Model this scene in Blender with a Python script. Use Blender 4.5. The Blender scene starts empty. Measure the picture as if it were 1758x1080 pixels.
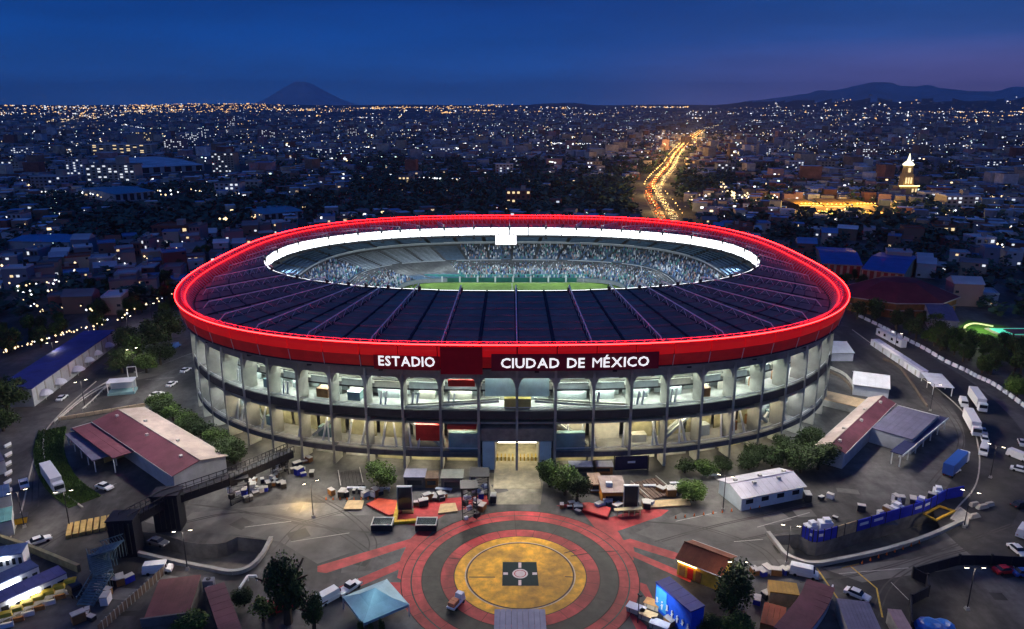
import bpy, math, random
import numpy as np
from mathutils import Vector, Matrix
random.seed(7)
rng = np.random.default_rng(7)
D = bpy.data
SC = bpy.context.scene
COL = SC.collection
PI = math.pi

# ------------------------------------------------------------------ camera
CAM_H, FOC, CPX, CPY = 100.0, 1250.0, 879.0, 540.0
PITCH = math.atan(352 / FOC)
cam = D.objects.new('camera', D.cameras.new('camera'))
COL.objects.link(cam)
cam.location = (0, 0, CAM_H)
cam.rotation_euler = (PI / 2 - PITCH, 0, 0)
cam.data.sensor_width = 36
cam.data.lens = 36 * FOC / 1758
cam.data.clip_start = 1
cam.data.clip_end = 90000
SC.camera = cam

# ------------------------------------------------------------------ dusk sky
W = D.worlds.new('World')
SC.world = W
W.use_nodes = True
SKY_STRENGTH = 1.14
HAZE = 4.4e-5
FLOOD = 37000.0
def build_world():
    nt = W.node_tree
    N, L = nt.nodes, nt.links
    N.clear()
    out = N.new('ShaderNodeOutputWorld')
    bg = N.new('ShaderNodeBackground')
    bg.inputs[1].default_value = SKY_STRENGTH
    L.new(bg.outputs[0], out.inputs[0])
    tc = N.new('ShaderNodeTexCoord')
    sep = N.new('ShaderNodeSeparateXYZ')
    L.new(tc.outputs['Generated'], sep.inputs[0])
    mr = N.new('ShaderNodeMapRange')
    mr.inputs['From Min'].default_value = -0.01
    mr.inputs['From Max'].default_value = 0.30
    L.new(sep.outputs['Z'], mr.inputs['Value'])
    def ramp(stops):
        r = N.new('ShaderNodeValToRGB')
        e = r.color_ramp.elements
        e[0].position, e[0].color = stops[0][0], (*stops[0][1], 1)
        e[1].position, e[1].color = stops[-1][0], (*stops[-1][1], 1)
        for p, c in stops[1:-1]:
            x = e.new(p); x.color = (*c, 1)
        L.new(mr.outputs[0], r.inputs[0])
        return r
    blue = ramp([(0.0, (.040, .155, .56)), (.12, (.017, .115, .47)), (.30, (.004, .068, .33)), (.48, (.0018, .045, .25)), (1, (.0016, .040, .22))])
    dusk = ramp([(0.0, (.35, .235, .53)), (.14, (.19, .16, .45)), (.30, (.033, .090, .33)), (.48, (.005, .065, .28)), (1, (.0016, .040, .22))])
    az = N.new('ShaderNodeMapRange')
    az.interpolation_type = 'SMOOTHSTEP'
    az.inputs['From Min'].default_value = 0.02
    az.inputs['From Max'].default_value = 0.62
    L.new(sep.outputs['X'], az.inputs['Value'])
    mix = N.new('ShaderNodeMix'); mix.data_type = 'RGBA'
    L.new(az.outputs[0], mix.inputs['Factor']); L.new(blue.outputs[0], mix.inputs['A']); L.new(dusk.outputs[0], mix.inputs['B'])
    # thin clouds, stretched along the horizon
    mp = N.new('ShaderNodeMapping'); mp.inputs['Scale'].default_value = (2.2, 2.2, 16)
    L.new(tc.outputs['Generated'], mp.inputs[0])
    no = N.new('ShaderNodeTexNoise'); no.inputs['Scale'].default_value = 1.6; no.inputs['Detail'].default_value = 5; no.inputs['Roughness'].default_value = .55
    L.new(mp.outputs[0], no.inputs['Vector'])
    cr = N.new('ShaderNodeMapRange'); cr.inputs['From Min'].default_value = .38; cr.inputs['From Max'].default_value = .66
    cr.inputs['To Min'].default_value = .86; cr.inputs['To Max'].default_value = 1.10
    L.new(no.outputs['Fac'], cr.inputs['Value'])
    mul = N.new('ShaderNodeMix'); mul.data_type = 'RGBA'; mul.blend_type = 'MULTIPLY'; mul.inputs['Factor'].default_value = 1
    L.new(mix.outputs['Result'], mul.inputs['A']); L.new(cr.outputs[0], mul.inputs['B'])
    sky = N.new('ShaderNodeTexSky'); sky.sky_type = 'NISHITA'; sky.sun_disc = False
    sky.sun_elevation = math.radians(-3); sky.sun_rotation = math.radians(115); sky.altitude = 2200
    sc_ = N.new('ShaderNodeMix'); sc_.data_type = 'RGBA'; sc_.blend_type = 'ADD'; sc_.inputs['Factor'].default_value = .004
    L.new(mul.outputs['Result'], sc_.inputs['A']); L.new(sky.outputs[0], sc_.inputs['B'])
    L.new(sc_.outputs['Result'], bg.inputs[0])
build_world()
W.cycles.sampling_method = 'AUTOMATIC'

# last light of the set sun: weak, very soft, from behind the camera
sl = D.lights.new('dusk_sun', 'SUN'); sl.energy = 0.15; sl.angle = math.radians(60); sl.color = (.72, .82, 1.0)
so = D.objects.new('dusk_sun', sl); COL.objects.link(so)
so.rotation_euler = (math.radians(52), 0, math.radians(-24))

SC.view_settings.view_transform = 'Standard'
SC.view_settings.look = 'None'
SC.view_settings.exposure = 0.0
SC.view_settings.gamma = 1.0
SC.view_settings.use_curve_mapping = False
SC.render.engine = 'CYCLES'
cy = SC.cycles
cy.use_denoising = True
cy.max_bounces = 5; cy.diffuse_bounces = 2; cy.glossy_bounces = 2; cy.transmission_bounces = 2; cy.volume_bounces = 0; cy.transparent_max_bounces = 4
cy.sample_clamp_indirect = 3.0
cy.sample_clamp_direct = 40.0
cy.use_light_tree = True
cy.caustics_reflective = False; cy.caustics_refractive = False

# ------------------------------------------------------------------ helpers
def at(px, py, z=0.0):
    """Point of the place at height z that the photograph shows at pixel (px, py)."""
    a = (px - CPX) / FOC; b = (py - CPY) / FOC
    dx, dy, dz = a, math.cos(PITCH) - b * math.sin(PITCH), -math.sin(PITCH) - b * math.cos(PITCH)
    t = (z - CAM_H) / dz
    return Vector((dx * t, dy * t, z))
def up(px, yb, yt):
    """Height of something whose foot is at pixel row yb and whose top is at row yt."""
    d = at(px, yb).y
    return CAM_H - d * math.tan(PITCH + math.atan((yt - CPY) / FOC))

MATS = {}
def mat(name, col, rough=.8, var=.25, scale=.35, metal=0.0, em=None, es=0.0, sample=True, bump=0.0, stain=0.0):
    if name in MATS: return MATS[name]
    m = D.materials.new(name); m.use_nodes = True
    nt = m.node_tree; N, L = nt.nodes, nt.links
    b = N['Principled BSDF']
    b.inputs['Roughness'].default_value = rough
    b.inputs['Metallic'].default_value = metal
    if rough > .45: b.inputs['Specular IOR Level'].default_value = .22
    b.inputs['Base Color'].default_value = (*col, 1)
    if var > 0:
        tc = N.new('ShaderNodeTexCoord')
        no = N.new('ShaderNodeTexNoise'); no.inputs['Scale'].default_value = scale; no.inputs['Detail'].default_value = 4; no.inputs['Roughness'].default_value = .65
        L.new(tc.outputs['Object'], no.inputs['Vector'])
        mr = N.new('ShaderNodeMapRange'); mr.inputs['From Min'].default_value = .3; mr.inputs['From Max'].default_value = .7
        mr.inputs['To Min'].default_value = 1 - var; mr.inputs['To Max'].default_value = 1 + var
        L.new(no.outputs['Fac'], mr.inputs['Value'])
        mx = N.new('ShaderNodeMix'); mx.data_type = 'RGBA'; mx.blend_type = 'MULTIPLY'; mx.inputs['Factor'].default_value = 1
        mx.inputs['A'].default_value = (*col, 1); L.new(mr.outputs[0], mx.inputs['B'])
        src = mx.outputs['Result']
        if stain > 0:
            n2 = N.new('ShaderNodeTexNoise'); n2.inputs['Scale'].default_value = scale * .16; n2.inputs['Detail'].default_value = 6; n2.inputs['Roughness'].default_value = .6; n2.inputs['Distortion'].default_value = .6
            mp = N.new('ShaderNodeMapping'); mp.inputs['Rotation'].default_value = (0, 0, .5); mp.inputs['Scale'].default_value = (1, 1 if stain < .6 else .28, 1)
            L.new(tc.outputs['Object'], mp.inputs[0]); L.new(mp.outputs[0], n2.inputs['Vector'])
            m2 = N.new('ShaderNodeMapRange'); m2.inputs['From Min'].default_value = .40; m2.inputs['From Max'].default_value = .62
            m2.inputs['To Min'].default_value = 1 - stain; m2.inputs['To Max'].default_value = 1 + stain * .6
            L.new(n2.outputs['Fac'], m2.inputs['Value'])
            mx2 = N.new('ShaderNodeMix'); mx2.data_type = 'RGBA'; mx2.blend_type = 'MULTIPLY'; mx2.inputs['Factor'].default_value = 1
            L.new(src, mx2.inputs['A']); L.new(m2.outputs[0], mx2.inputs['B'])
            src = mx2.outputs['Result']
        L.new(src, b.inputs['Base Color'])
        if bump:
            bp = N.new('ShaderNodeBump'); bp.inputs['Strength'].default_value = bump; bp.inputs['Distance'].default_value = .1
            L.new(no.outputs['Fac'], bp.inputs['Height']); L.new(bp.outputs[0], b.inputs['Normal'])
    if em:
        b.inputs['Emission Color'].default_value = (*em, 1)
        b.inputs['Emission Strength'].default_value = es
        if not sample: m.cycles.emission_sampling = 'NONE'
    else:
        m.cycles.emission_sampling = 'NONE'
    MATS[name] = m
    return m
def glow(name, col, es, sample=True):
    return mat(name, tuple(min(.8, c) for c in col), .6, 0, em=col, es=es, sample=sample)

class MB:
    """Collects polygons of one mesh object."""
    def __init__(self): self.v = []; self.f = []; self.m = []
    def face(self, pts, m=0):
        i = len(self.v); self.v.extend(tuple(p) for p in pts); self.f.append(tuple(range(i, i + len(pts)))); self.m.append(m); return self
    def box(self, c, s, rz=0.0, m=0, top=None, tm=None):
        """Box with base centre c and size s; top=(sx,sy) tapers it; tm: material of its top."""
        cx, cy_, cz = c; sx, sy, sz = s
        tx, ty = top or (sx, sy)
        co, si = math.cos(rz), math.sin(rz)
        i = len(self.v)
        for (wx, wy, z) in ((sx, sy, cz), (tx, ty, cz + sz)):
            for a, b in ((-.5, -.5), (.5, -.5), (.5, .5), (-.5, .5)):
                x, y = a * wx, b * wy
                self.v.append((cx + x * co - y * si, cy_ + x * si + y * co, z))
        self.f += [(i+3, i+2, i+1, i), (i+4, i+5, i+6, i+7), (i, i+1, i+5, i+4), (i+1, i+2, i+6, i+5), (i+2, i+3, i+7, i+6), (i+3, i, i+4, i+7)]
        self.m += [m, m if tm is None else tm, m, m, m, m]
        return self
    def prism(self, poly, z0, z1, m=0, tm=None):
        n = len(poly); i = len(self.v)
        self.v += [(p[0], p[1], z0) for p in poly] + [(p[0], p[1], z1) for p in poly]
        self.f.append(tuple(range(i + n - 1, i - 1, -1))); self.m.append(m)
        self.f.append(tuple(range(i + n, i + 2 * n))); self.m.append(m if tm is None else tm)
        for k in range(n):
            j = (k + 1) % n
            self.f.append((i + k, i + j, i + n + j, i + n + k)); self.m.append(m)
        return self
    def bar(self, p0, p1, r, n=4, m=0, r1=None):
        p0, p1 = Vector(p0), Vector(p1)
        d = (p1 - p0)
        if d.length < 1e-6: return self
        d.normalize()
        a = d.cross(Vector((0, 0, 1)))
        if a.length < 1e-3: a = Vector((1, 0, 0))
        a.normalize(); b = d.cross(a)
        i = len(self.v); r1 = r if r1 is None else r1
        for p, rr in ((p0, r), (p1, r1)):
            for k in range(n):
                t = 2 * PI * (k + .5) / n
                self.v.append(tuple(p + a * (math.cos(t) * rr) + b * (math.sin(t) * rr)))
        for k in range(n):
            j = (k + 1) % n
            self.f.append((i + k, i + j, i + n + j, i + n + k)); self.m.append(m)
        self.f.append(tuple(range(i + n - 1, i - 1, -1))); self.m.append(m)
        self.f.append(tuple(range(i + n, i + 2 * n))); self.m.append(m)
        return self
    def path(self, pts, r, n=4, m=0):
        for a, b in zip(pts, pts[1:]): self.bar(a, b, r, n, m)
        return self
    def ball(self, c, r, m=0, seg=8, rings=5, sq=1.0):
        i = len(self.v); c = Vector(c)
        for a in range(rings + 1):
            t = PI * a / rings
            for k in range(seg):
                p = 2 * PI * k / seg
                self.v.append((c.x + r * math.sin(t) * math.cos(p), c.y + r * math.sin(t) * math.sin(p), c.z + r * sq * math.cos(t)))
        for a in range(rings):
            for k in range(seg):
                j = (k + 1) % seg
                self.f.append((i + a * seg + k, i + (a + 1) * seg + k, i + (a + 1) * seg + j, i + a * seg + j)); self.m.append(m)
        return self
    def lathe(self, prof, c=(0, 0, 0), seg=12, m=0):
        """prof: (radius, z) from the bottom up."""
        i = len(self.v)
        for r, z in prof:
            for k in range(seg):
                p = 2 * PI * k / seg
                self.v.append((c[0] + r * math.cos(p), c[1] + r * math.sin(p), c[2] + z))
        for a in range(len(prof) - 1):
            for k in range(seg):
                j = (k + 1) % seg
                self.f.append((i + a * seg + k, i + a * seg + j, i + (a + 1) * seg + j, i + (a + 1) * seg + k)); self.m.append(m)
        return self
    def mesh(self, name, mats, off=(0, 0, 0)):
        me = D.meshes.new(name)
        v = self.v
        if off[0] or off[1] or off[2]: v = [(a - off[0], b - off[1], c - off[2]) for a, b, c in v]
        me.from_pydata(v, [], self.f)
        for m in (mats if isinstance(mats, (list, tuple)) else [mats]): me.materials.append(m)
        if any(self.m): me.polygons.foreach_set('material_index', self.m)
        me.update()
        return me
    def build(self, name, mats, parent=None, world=True):
        off = parent.location if (parent is not None and world) else (0, 0, 0)
        return link(name, self.mesh(name, mats, off), parent)
def link(name, me, parent=None, loc=(0, 0, 0), rz=0.0, s=1.0):
    o = D.objects.new(name, me); COL.objects.link(o)
    o.location = loc; o.rotation_euler = (0, 0, rz)
    o.scale = s if isinstance(s, (tuple, list)) else (s, s, s)
    if parent is not None: o.parent = parent
    return o
def tag(o, label=None, cat=None, group=None, kind=None):
    if label: o['label'] = label
    if cat: o['category'] = cat
    if group: o['group'] = group
    if kind: o['kind'] = kind
    return o
def thing(name, label, cat, loc=(0, 0, 0), rz=0.0, group=None):
    o = D.objects.new(name, None); COL.objects.link(o)
    o.location = loc; o.rotation_euler = (0, 0, rz); o.empty_display_size = .5
    return tag(o, label, cat, group)
def dup(root, loc, rz, label=None, group=None, s=None):
    """A copy of a thing with copies of its parts and their sub-parts."""
    r = root.copy(); COL.objects.link(r); r.location = loc; r.rotation_euler = (0, 0, rz)
    if s is not None: r.scale = s if isinstance(s, (tuple, list)) else (s, s, s)
    if label: r['label'] = label
    if group: r['group'] = group
    for ch in KIDS(root):
        c = ch.copy(); COL.objects.link(c); c.parent = r
        for g in KIDS(ch):
            d = g.copy(); COL.objects.link(d); d.parent = c
    return r
_kids = {}
def KIDS(o):
    if o.name not in _kids:
        _kids[o.name] = [c for c in D.objects if c.parent == o]
    return _kids[o.name]
def struct(name, mb, mats): return tag(mb.build(name, mats), kind='structure')
def lamp(kind, name, loc, energy, col=(1, .9, .75), parent=None, size=.5, aim=None, cone=150):
    l = D.lights.new(name, kind); l.energy = energy; l.color = col
    if kind in ('POINT', 'SPOT'): l.shadow_soft_size = size
    if kind == 'SPOT': l.spot_size = math.radians(cone); l.spot_blend = .6
    o = D.objects.new(name, l); COL.objects.link(o); o.location = loc
    if aim is not None:
        o.rotation_euler = (Vector(aim) - Vector(loc)).to_track_quat('-Z', 'Y').to_euler()
    if parent is not None:
        o.parent = parent; o.location = Vector(loc) - parent.location
    return o
# ------------------------------------------------------------------ ground, terrain, mountains
asphalt = mat('asphalt', (.086, .082, .079), .66, .35, .30, stain=.62, bump=.15)
asphalt_dark = mat('asphalt_dark', (.050, .047, .043), .6, .3, .3, stain=.35)
asphalt_worn = mat('asphalt_worn', (.125, .118, .110), .7, .25, .18, stain=.35)
earth = mat('city_ground', (.045, .055, .065), .95, .5, .02, stain=.4)
concrete = mat('concrete', (.36, .35, .32), .85, .2, .4, stain=.25)
concrete_dark = mat('concrete_dark', (.15, .145, .135), .85, .25, .4, stain=.3)
kerb_m = mat('kerb_stone', (.42, .39, .33), .8, .2, .8)
paint_white = mat('road_paint', (.40, .385, .35), .7, .3, 1.2)
red_paint = mat('red_paving', (.43, .040, .042), .6, .28, .45, stain=.42)
yellow_paint = mat('yellow_paving', (.70, .345, .010), .6, .36, .5, stain=.40)
dark_ring = mat('dark_paving', (.040, .038, .032), .6, .3, .5, stain=.3)
grass_m = mat('lawn_grass', (.045, .085, .018), .95, .4, .8)

PIT_L = [(236,912),(277,917),(318,930),(346,934),(372,934),(388,931),(407,922),(464,928),(450,955),(438,969),(428,976),(414,981),(400,984),(382,982),(362,978),(305,967),(245,957),(236,951)]
PIT_R = [(1322,921),(1372,917),(1388,928),(1402,931),(1425,926),(1448,919),(1493,906),(1543,891),(1583,879),(1612,872),(1648,886),(1650,897),(1622,909),(1593,922),(1556,935),(1518,946),(1470,957),(1425,966),(1403,969),(1380,967),(1364,962),(1350,955),(1333,935)]
def dens(poly):
    return [at(*p) for p in poly]
pitL, pitR = dens(PIT_L), dens(PIT_R)
PIT_Z = -3.8
R0, NSEG = 640.0, 96
def build_ground():
    import bmesh
    bm = bmesh.new()
    def loop(pts):
        vs = [bm.verts.new((p[0], p[1], 0)) for p in pts]
        return [bm.edges.new((vs[i], vs[(i + 1) % len(vs)])) for i in range(len(vs))]
    es = loop([(R0 * math.cos(2 * PI * k / NSEG), R0 * math.sin(2 * PI * k / NSEG)) for k in range(NSEG)])
    es += loop(pitL); es += loop(pitR)
    bmesh.ops.triangle_fill(bm, edges=es, use_beauty=True)
    bmesh.ops.recalc_face_normals(bm, faces=bm.faces)
    for f in bm.faces:
        if f.normal.z < 0: f.normal_flip()
    me = D.meshes.new('plaza_ground'); bm.to_mesh(me); bm.free()
    me.materials.append(asphalt)
    tag(link('plaza_ground', me), kind='structure')
build_ground()

RIDGE = [(1080, 190), (1150, 188), (1190, 186), (1240, 180), (1290, 174), (1340, 168), (1380, 163), (1440, 156), (1470, 150), (1490, 146), (1515, 146), (1540, 152), (1600, 155), (1660, 161), (1700, 162), (1758, 155), (1850, 148), (2000, 158), (2300, 172), (2700, 186)]
VOLC = [(380, 190), (420, 184), (455, 172), (480, 158), (500, 147), (512, 144), (526, 142), (540, 146), (560, 157), (590, 172), (625, 184), (680, 190)]
LOW = [(840, 190), (880, 184), (930, 178), (980, 176), (1030, 182), (1075, 190)]
def elev(py): return math.atan((CPY - py) / FOC) - PITCH
def prof(tab, d):
    xs = np.array([math.atan2((p[0] - CPX) / FOC, 1 / math.cos(PITCH)) for p in tab])
    hs = np.array([max(0.0, CAM_H + d * math.tan(elev(p[1]))) for p in tab])
    return xs, hs
def terrain_z(x, y):
    r = np.hypot(x, y); a = np.arctan2(x, y)
    z = np.clip((r - 6500) / 9000, 0, 1) ** 1.3 * 185
    z = z + (np.sin(x * .0011 + 1) * np.cos(y * .0009)) * np.clip((r - 5000) / 8000, 0, 1) * 22
    for tab, d, wf, wb in ((RIDGE, 15000., 5200., 6000.), (VOLC, 30000., 6000., 3500.), (LOW, 18000., 3500., 5000.)):
        xs, hs = prof(tab, d)
        h = np.interp(a, xs, hs, left=0, right=0)
        t = np.where(r < d, 1 - (d - r) / wf, 1 - (r - d) / wb)
        t = np.clip(t, 0, 1)
        t = t * t * (3 - 2 * t)
        wob = 1 + .06 * np.sin(a * 160 + r * .002) + .05 * np.sin(a * 61 + r * .0011)
        z = np.maximum(z, h * t * np.where(t > .97, 1, wob))
    return z
def build_terrain():
    rad = [R0, 900, 1400, 2200, 3400, 5000, 6500, 8000, 9000] + list(range(9800, 34000, 400)) + [40000, 60000]
    ang = list(np.radians(np.arange(-46, 46.01, .22))) + list(np.radians(np.arange(50, 314, 6)))
    # the inner rim follows the ground's own polygon
    A = np.array(sorted(set(list(ang) + [math.atan2(math.cos(2 * PI * k / NSEG), math.sin(2 * PI * k / NSEG)) % (2 * PI) if math.atan2(math.cos(2 * PI * k / NSEG), math.sin(2 * PI * k / NSEG)) % (2 * PI) < 5.48 else math.atan2(math.cos(2 * PI * k / NSEG), math.sin(2 * PI * k / NSEG)) % (2 * PI) - 2 * PI for k in range(NSEG)])))
    na, nr = len(A), len(rad)
    seg = 2 * PI / NSEG
    rin = R0 * math.cos(seg / 2) / np.cos(((PI / 2 - A) % seg) - seg / 2)
    V = []
    for j, r in enumerate(rad):
        rr = rin if j == 0 else np.full(na, float(r))
        x, y = rr * np.sin(A), rr * np.cos(A)
        z = terrain_z(x, y) if j else np.zeros(na)
        V.append(np.stack([x, y, z], 1))
    V = np.concatenate(V)
    F = []
    for j in range(nr - 1):
        for k in range(na):
            k2 = (k + 1) % na
            F.append((j * na + k, (j + 1) * na + k, (j + 1) * na + k2, j * na + k2))
    me = D.meshes.new('terrain'); me.from_pydata(V.tolist(), [], F); me.materials.append(earth); me.materials.append(mat('mountain_haze_tint', (.26, .37, .48), .95, .25, .002)); me.materials.append(mat('volcano_haze_tint', (.58, .68, .80), .9, .2, .002)); me.update()  # haze fading put into the colour of the high slopes and the volcano
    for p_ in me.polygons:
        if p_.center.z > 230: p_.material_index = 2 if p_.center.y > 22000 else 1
    if me.polygons[0].normal.z < 0: me.flip_normals()
    tag(link('terrain', me), kind='structure')
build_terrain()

# ------------------------------------------------------------------ sunken ramps
def pit(poly, name, floor_m, wall_m):
    n = len(poly)
    fl = MB().face([(p.x, p.y, PIT_Z) for p in poly])
    if fl_area(poly) < 0: fl.f = [tuple(reversed(f)) for f in fl.f]
    struct(name + '_floor', fl, floor_m)
    w = MB()
    for i in range(n):
        a, b = poly[i], poly[(i + 1) % n]
        w.face([(a.x, a.y, PIT_Z), (b.x, b.y, PIT_Z), (b.x, b.y, 0), (a.x, a.y, 0)])
    struct(name + '_wall', w, wall_m)
def fl_area(p): return sum(p[i].x * p[(i + 1) % len(p)].y - p[(i + 1) % len(p)].x * p[i].y for i in range(len(p))) / 2
pit(pitL, 'ramp', mat('ramp_floor', (.13, .12, .10), .8, .3, .3, stain=.3), mat('ramp_wall', (.16, .155, .15), .85, .25, .5, stain=.35))
pit(pitR, 'ramp', MATS['ramp_floor'], MATS['ramp_wall'])

def ribbon(pts, w, z=.0, h=0.0, m=0, mb=None):
    """Strip of width w (and height h) along pts."""
    mb = mb or MB()
    P = [Vector((p[0], p[1], 0)) for p in pts]
    L_, R_ = [], []
    for i, p in enumerate(P):
        d = (P[min(i + 1, len(P) - 1)] - P[max(i - 1, 0)]); d.normalize()
        nrm = Vector((-d.y, d.x, 0)) * (w / 2)
        L_.append(p + nrm); R_.append(p - nrm)
    for i in range(len(P) - 1):
        a, b, c, d = R_[i], R_[i + 1], L_[i + 1], L_[i]
        if h <= 0:
            mb.face([(q.x, q.y, z) for q in (a, b, c, d)], m)
        else:
            mb.prism([(q.x, q.y) for q in (a, b, c, d)], z, z + h, m)
    return mb
def smooth(pts, k=6):
    """Catmull-Rom through pts."""
    P = [Vector(p) for p in pts]; P = [2 * P[0] - P[1]] + P + [2 * P[-1] - P[-2]]
    out = []
    for i in range(1, len(P) - 2):
        for j in range(k):
            t = j / k
            a, b, c, d = P[i - 1], P[i], P[i + 1], P[i + 2]
            out.append(.5 * ((2 * b) + (c - a) * t + (2 * a - 5 * b + 4 * c - d) * t * t + (3 * b - a - 3 * c + d) * t ** 3))
    out.append(P[-2])
    return out
def px(pts, z=0): return [at(a, b, z) for a, b in pts]

# parapets round the two ramps
def parapet(pts, label, w=.7, h=.9, m=None):
    p = smooth(px(pts), 4)
    t = thing('ramp_parapet', label, 'wall', (p[0].x, p[0].y, 0))
    k = 3
    for i in range(0, len(p) - 1, k):
        ribbon(p[i:i + k + 1], w, 0.0, h).build('wall_segment', m or kerb_m, t)
    ribbon(p, w + .25, h, .12).build('coping', concrete, t)
parapet([(236, 953), (305, 969), (362, 980), (400, 986), (428, 978), (450, 957), (466, 927)], 'pale curved parapet round the empty sunken ramp beside the dark footbridge towers')
parapet([(1318, 918), (1333, 937), (1350, 957), (1380, 969), (1403, 971), (1425, 968), (1518, 948), (1593, 924), (1653, 897)], 'long pale curved parapet along the sunken ramp below the blue hoarding')

# ------------------------------------------------------------------ painted plaza with the round court
CC = at(893, 985)
def disc(r0, r1, z, m, name, seg=96, c=CC):
    mb = MB()
    for k in range(seg):
        a, b = 2 * PI * k / seg, 2 * PI * (k + 1) / seg
        ca, sa, cb, sb = math.cos(a), math.sin(a), math.cos(b), math.sin(b)
        if r0 <= 0: mb.face([(c.x, c.y, z), (c.x + r1 * ca, c.y + r1 * sa, z), (c.x + r1 * cb, c.y + r1 * sb, z)])
        else: mb.face([(c.x + r0 * ca, c.y + r0 * sa, z), (c.x + r1 * ca, c.y + r1 * sa, z), (c.x + r1 * cb, c.y + r1 * sb, z), (c.x + r0 * cb, c.y + r0 * sb, z)])
    return struct(name, mb, m)
def flat(pts, z, m, name):
    mb = MB(); p = [at(a, b) for a, b in pts]
    if fl_area(p) < 0: p.reverse()
    mb.face([(q.x, q.y, z) for q in p])
    return struct(name, mb, m)
disc(0, 26.4, .012, dark_ring, 'court_pavement')
disc(21.9, 26.4, .016, red_paint, 'red_path')
disc(24.05, 24.35, .020, asphalt_dark, 'path_line')
disc(0, 17.8, .016, red_paint, 'red_path')
disc(0, 14.75, .020, yellow_paint, 'yellow_path')
disc(11.75, 12.1, .024, mat('dark_line', (.06, .035, .02), .7, .2, 1), 'path_line')
seam_m = mat('paving_seam', (.030, .022, .018), .8, .2, 1)
disc(12.15, 12.36, .0245, mat('pale_line', (.52, .42, .30), .7, .2, 1), 'path_line')
for q, z in ((14.75, .0235), (17.8, .0235), (21.9, .0235), (26.4, .0235)): disc(q - .1, q + .1, z, seam_m, 'pavement_seam')
sm = MB()
for k in range(24):
    g = k * PI / 12 + .05
    for r0, r1 in ((14.85, 17.7), (18, 21.8), (22, 26.3)):
        if k % 2 and r0 == 18: continue
        d = Vector((math.cos(g), math.sin(g), 0)); ribbon([CC + d * r0, CC + d * r1], .10, .0265, mb=sm)
for a, b in (((805, 991), (850, 991)), ((968, 950), (990, 944)), ((970, 990), (985, 991)), ((980, 955), (1010, 950)), ((1025, 948), (1062, 946)), ((770, 958), (790, 960))): ribbon(px([a, b]), .3, .028, mb=sm)
struct('pavement_seam', sm, seam_m)
green_sq = mat('court_emblem', (.004, .020, .020), .8, .2, 1)
flat([(863, 965), (921, 965), (925, 1006), (862, 1006)], .026, green_sq, 'emblem_path')
disc(0, 1.75, .030, mat('court_white', (.62, .52, .50), .6, .15, 1), 'emblem_path', 32)
disc(1.15, 1.35, .033, red_paint, 'emblem_path', 32)
for q in ([(890, 966), (895, 966), (895, 975), (890, 975)], [(890, 996), (895, 996), (895, 1005), (890, 1005)], [(864, 983), (872, 983), (872, 987), (864, 987)], [(914, 983), (922, 983), (922, 987), (914, 987)]):
    flat(q, .030, MATS['court_white'], 'emblem_path')
for i, q in enumerate([
    [(705, 925), (712, 934), (560, 984), (545, 982), (545, 972)], [(690, 962), (698, 972), (622, 1005), (560, 1030), (548, 1022), (600, 1000)],
    [(727, 908), (760, 880), (742, 868), (700, 872), (668, 886), (700, 900)], [(760, 882), (840, 866), (836, 850), (740, 858), (740, 880)],
    [(1060, 912), (1040, 890), (1110, 872), (1148, 876), (1135, 886)], [(1000, 880), (955, 868), (1012, 862), (1040, 890)], [(1040, 890), (1060, 912), (1070, 930), (1046, 935), (1000, 880)],
    [(1070, 928), (1082, 925), (1165, 950), (1165, 963), (1078, 936)], [(1078, 952), (1082, 944), (1190, 990), (1185, 1000)], [(1076, 1002), (1082, 994), (1110, 1004), (1122, 1030), (1112, 1030), (1100, 1014)],
    [(1040, 1060), (1052, 1040), (1068, 1035), (1076, 1042), (1050, 1080), (1030, 1085)], [(1072, 1042), (1060, 1030), (1110, 1075), (1112, 1090), (1098, 1090)],
    [(690, 1000), (668, 1000), (672, 1018), (702, 1052), (718, 1040)],
    [(745, 893), (722, 908), (704, 926), (688, 958), (682, 992), (700, 1000), (712, 950), (742, 912)], [(1040, 895), (1062, 914), (1078, 940), (1088, 960), (1080, 985), (1068, 950), (1045, 918)],
    [(722, 918), (735, 930), (700, 942), (690, 935)], [(712, 950), (715, 975), (690, 978), (682, 966)], [(742, 858), (700, 872), (690, 900), (730, 905), (770, 880)], [(1048, 950), (1060, 925), (1085, 930), (1090, 950)]]):
    flat(q, .0146 + .0002 * i, red_paint, 'red_path')
PZ = .0008
# worn wheel tracks, lighter apron and darker patches
for q, m in (([(290, 912), (330, 880), (520, 862), (630, 872), (700, 905), (690, 920), (545, 968), (480, 930), (410, 918)], asphalt_worn),
             ([(1090, 915), (1170, 880), (1330, 900), (1320, 920), (1345, 960), (1260, 965), (1180, 945)], asphalt_worn),
             ([(838, 812), (935, 812), (928, 866), (845, 866)], mat('entry_paving', (.26, .235, .17), .7, .3, .4, stain=.5)),
             ([(480, 873), (535, 864), (600, 862), (640, 872), (636, 884), (520, 888)], concrete_dark),
             ([(1410, 975), (1560, 960), (1700, 930), (1758, 945), (1758, 965), (1580, 985), (1480, 1000)], asphalt_worn)):
    PZ += .0011; flat(q, PZ, m, 'pavement_patch')

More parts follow.
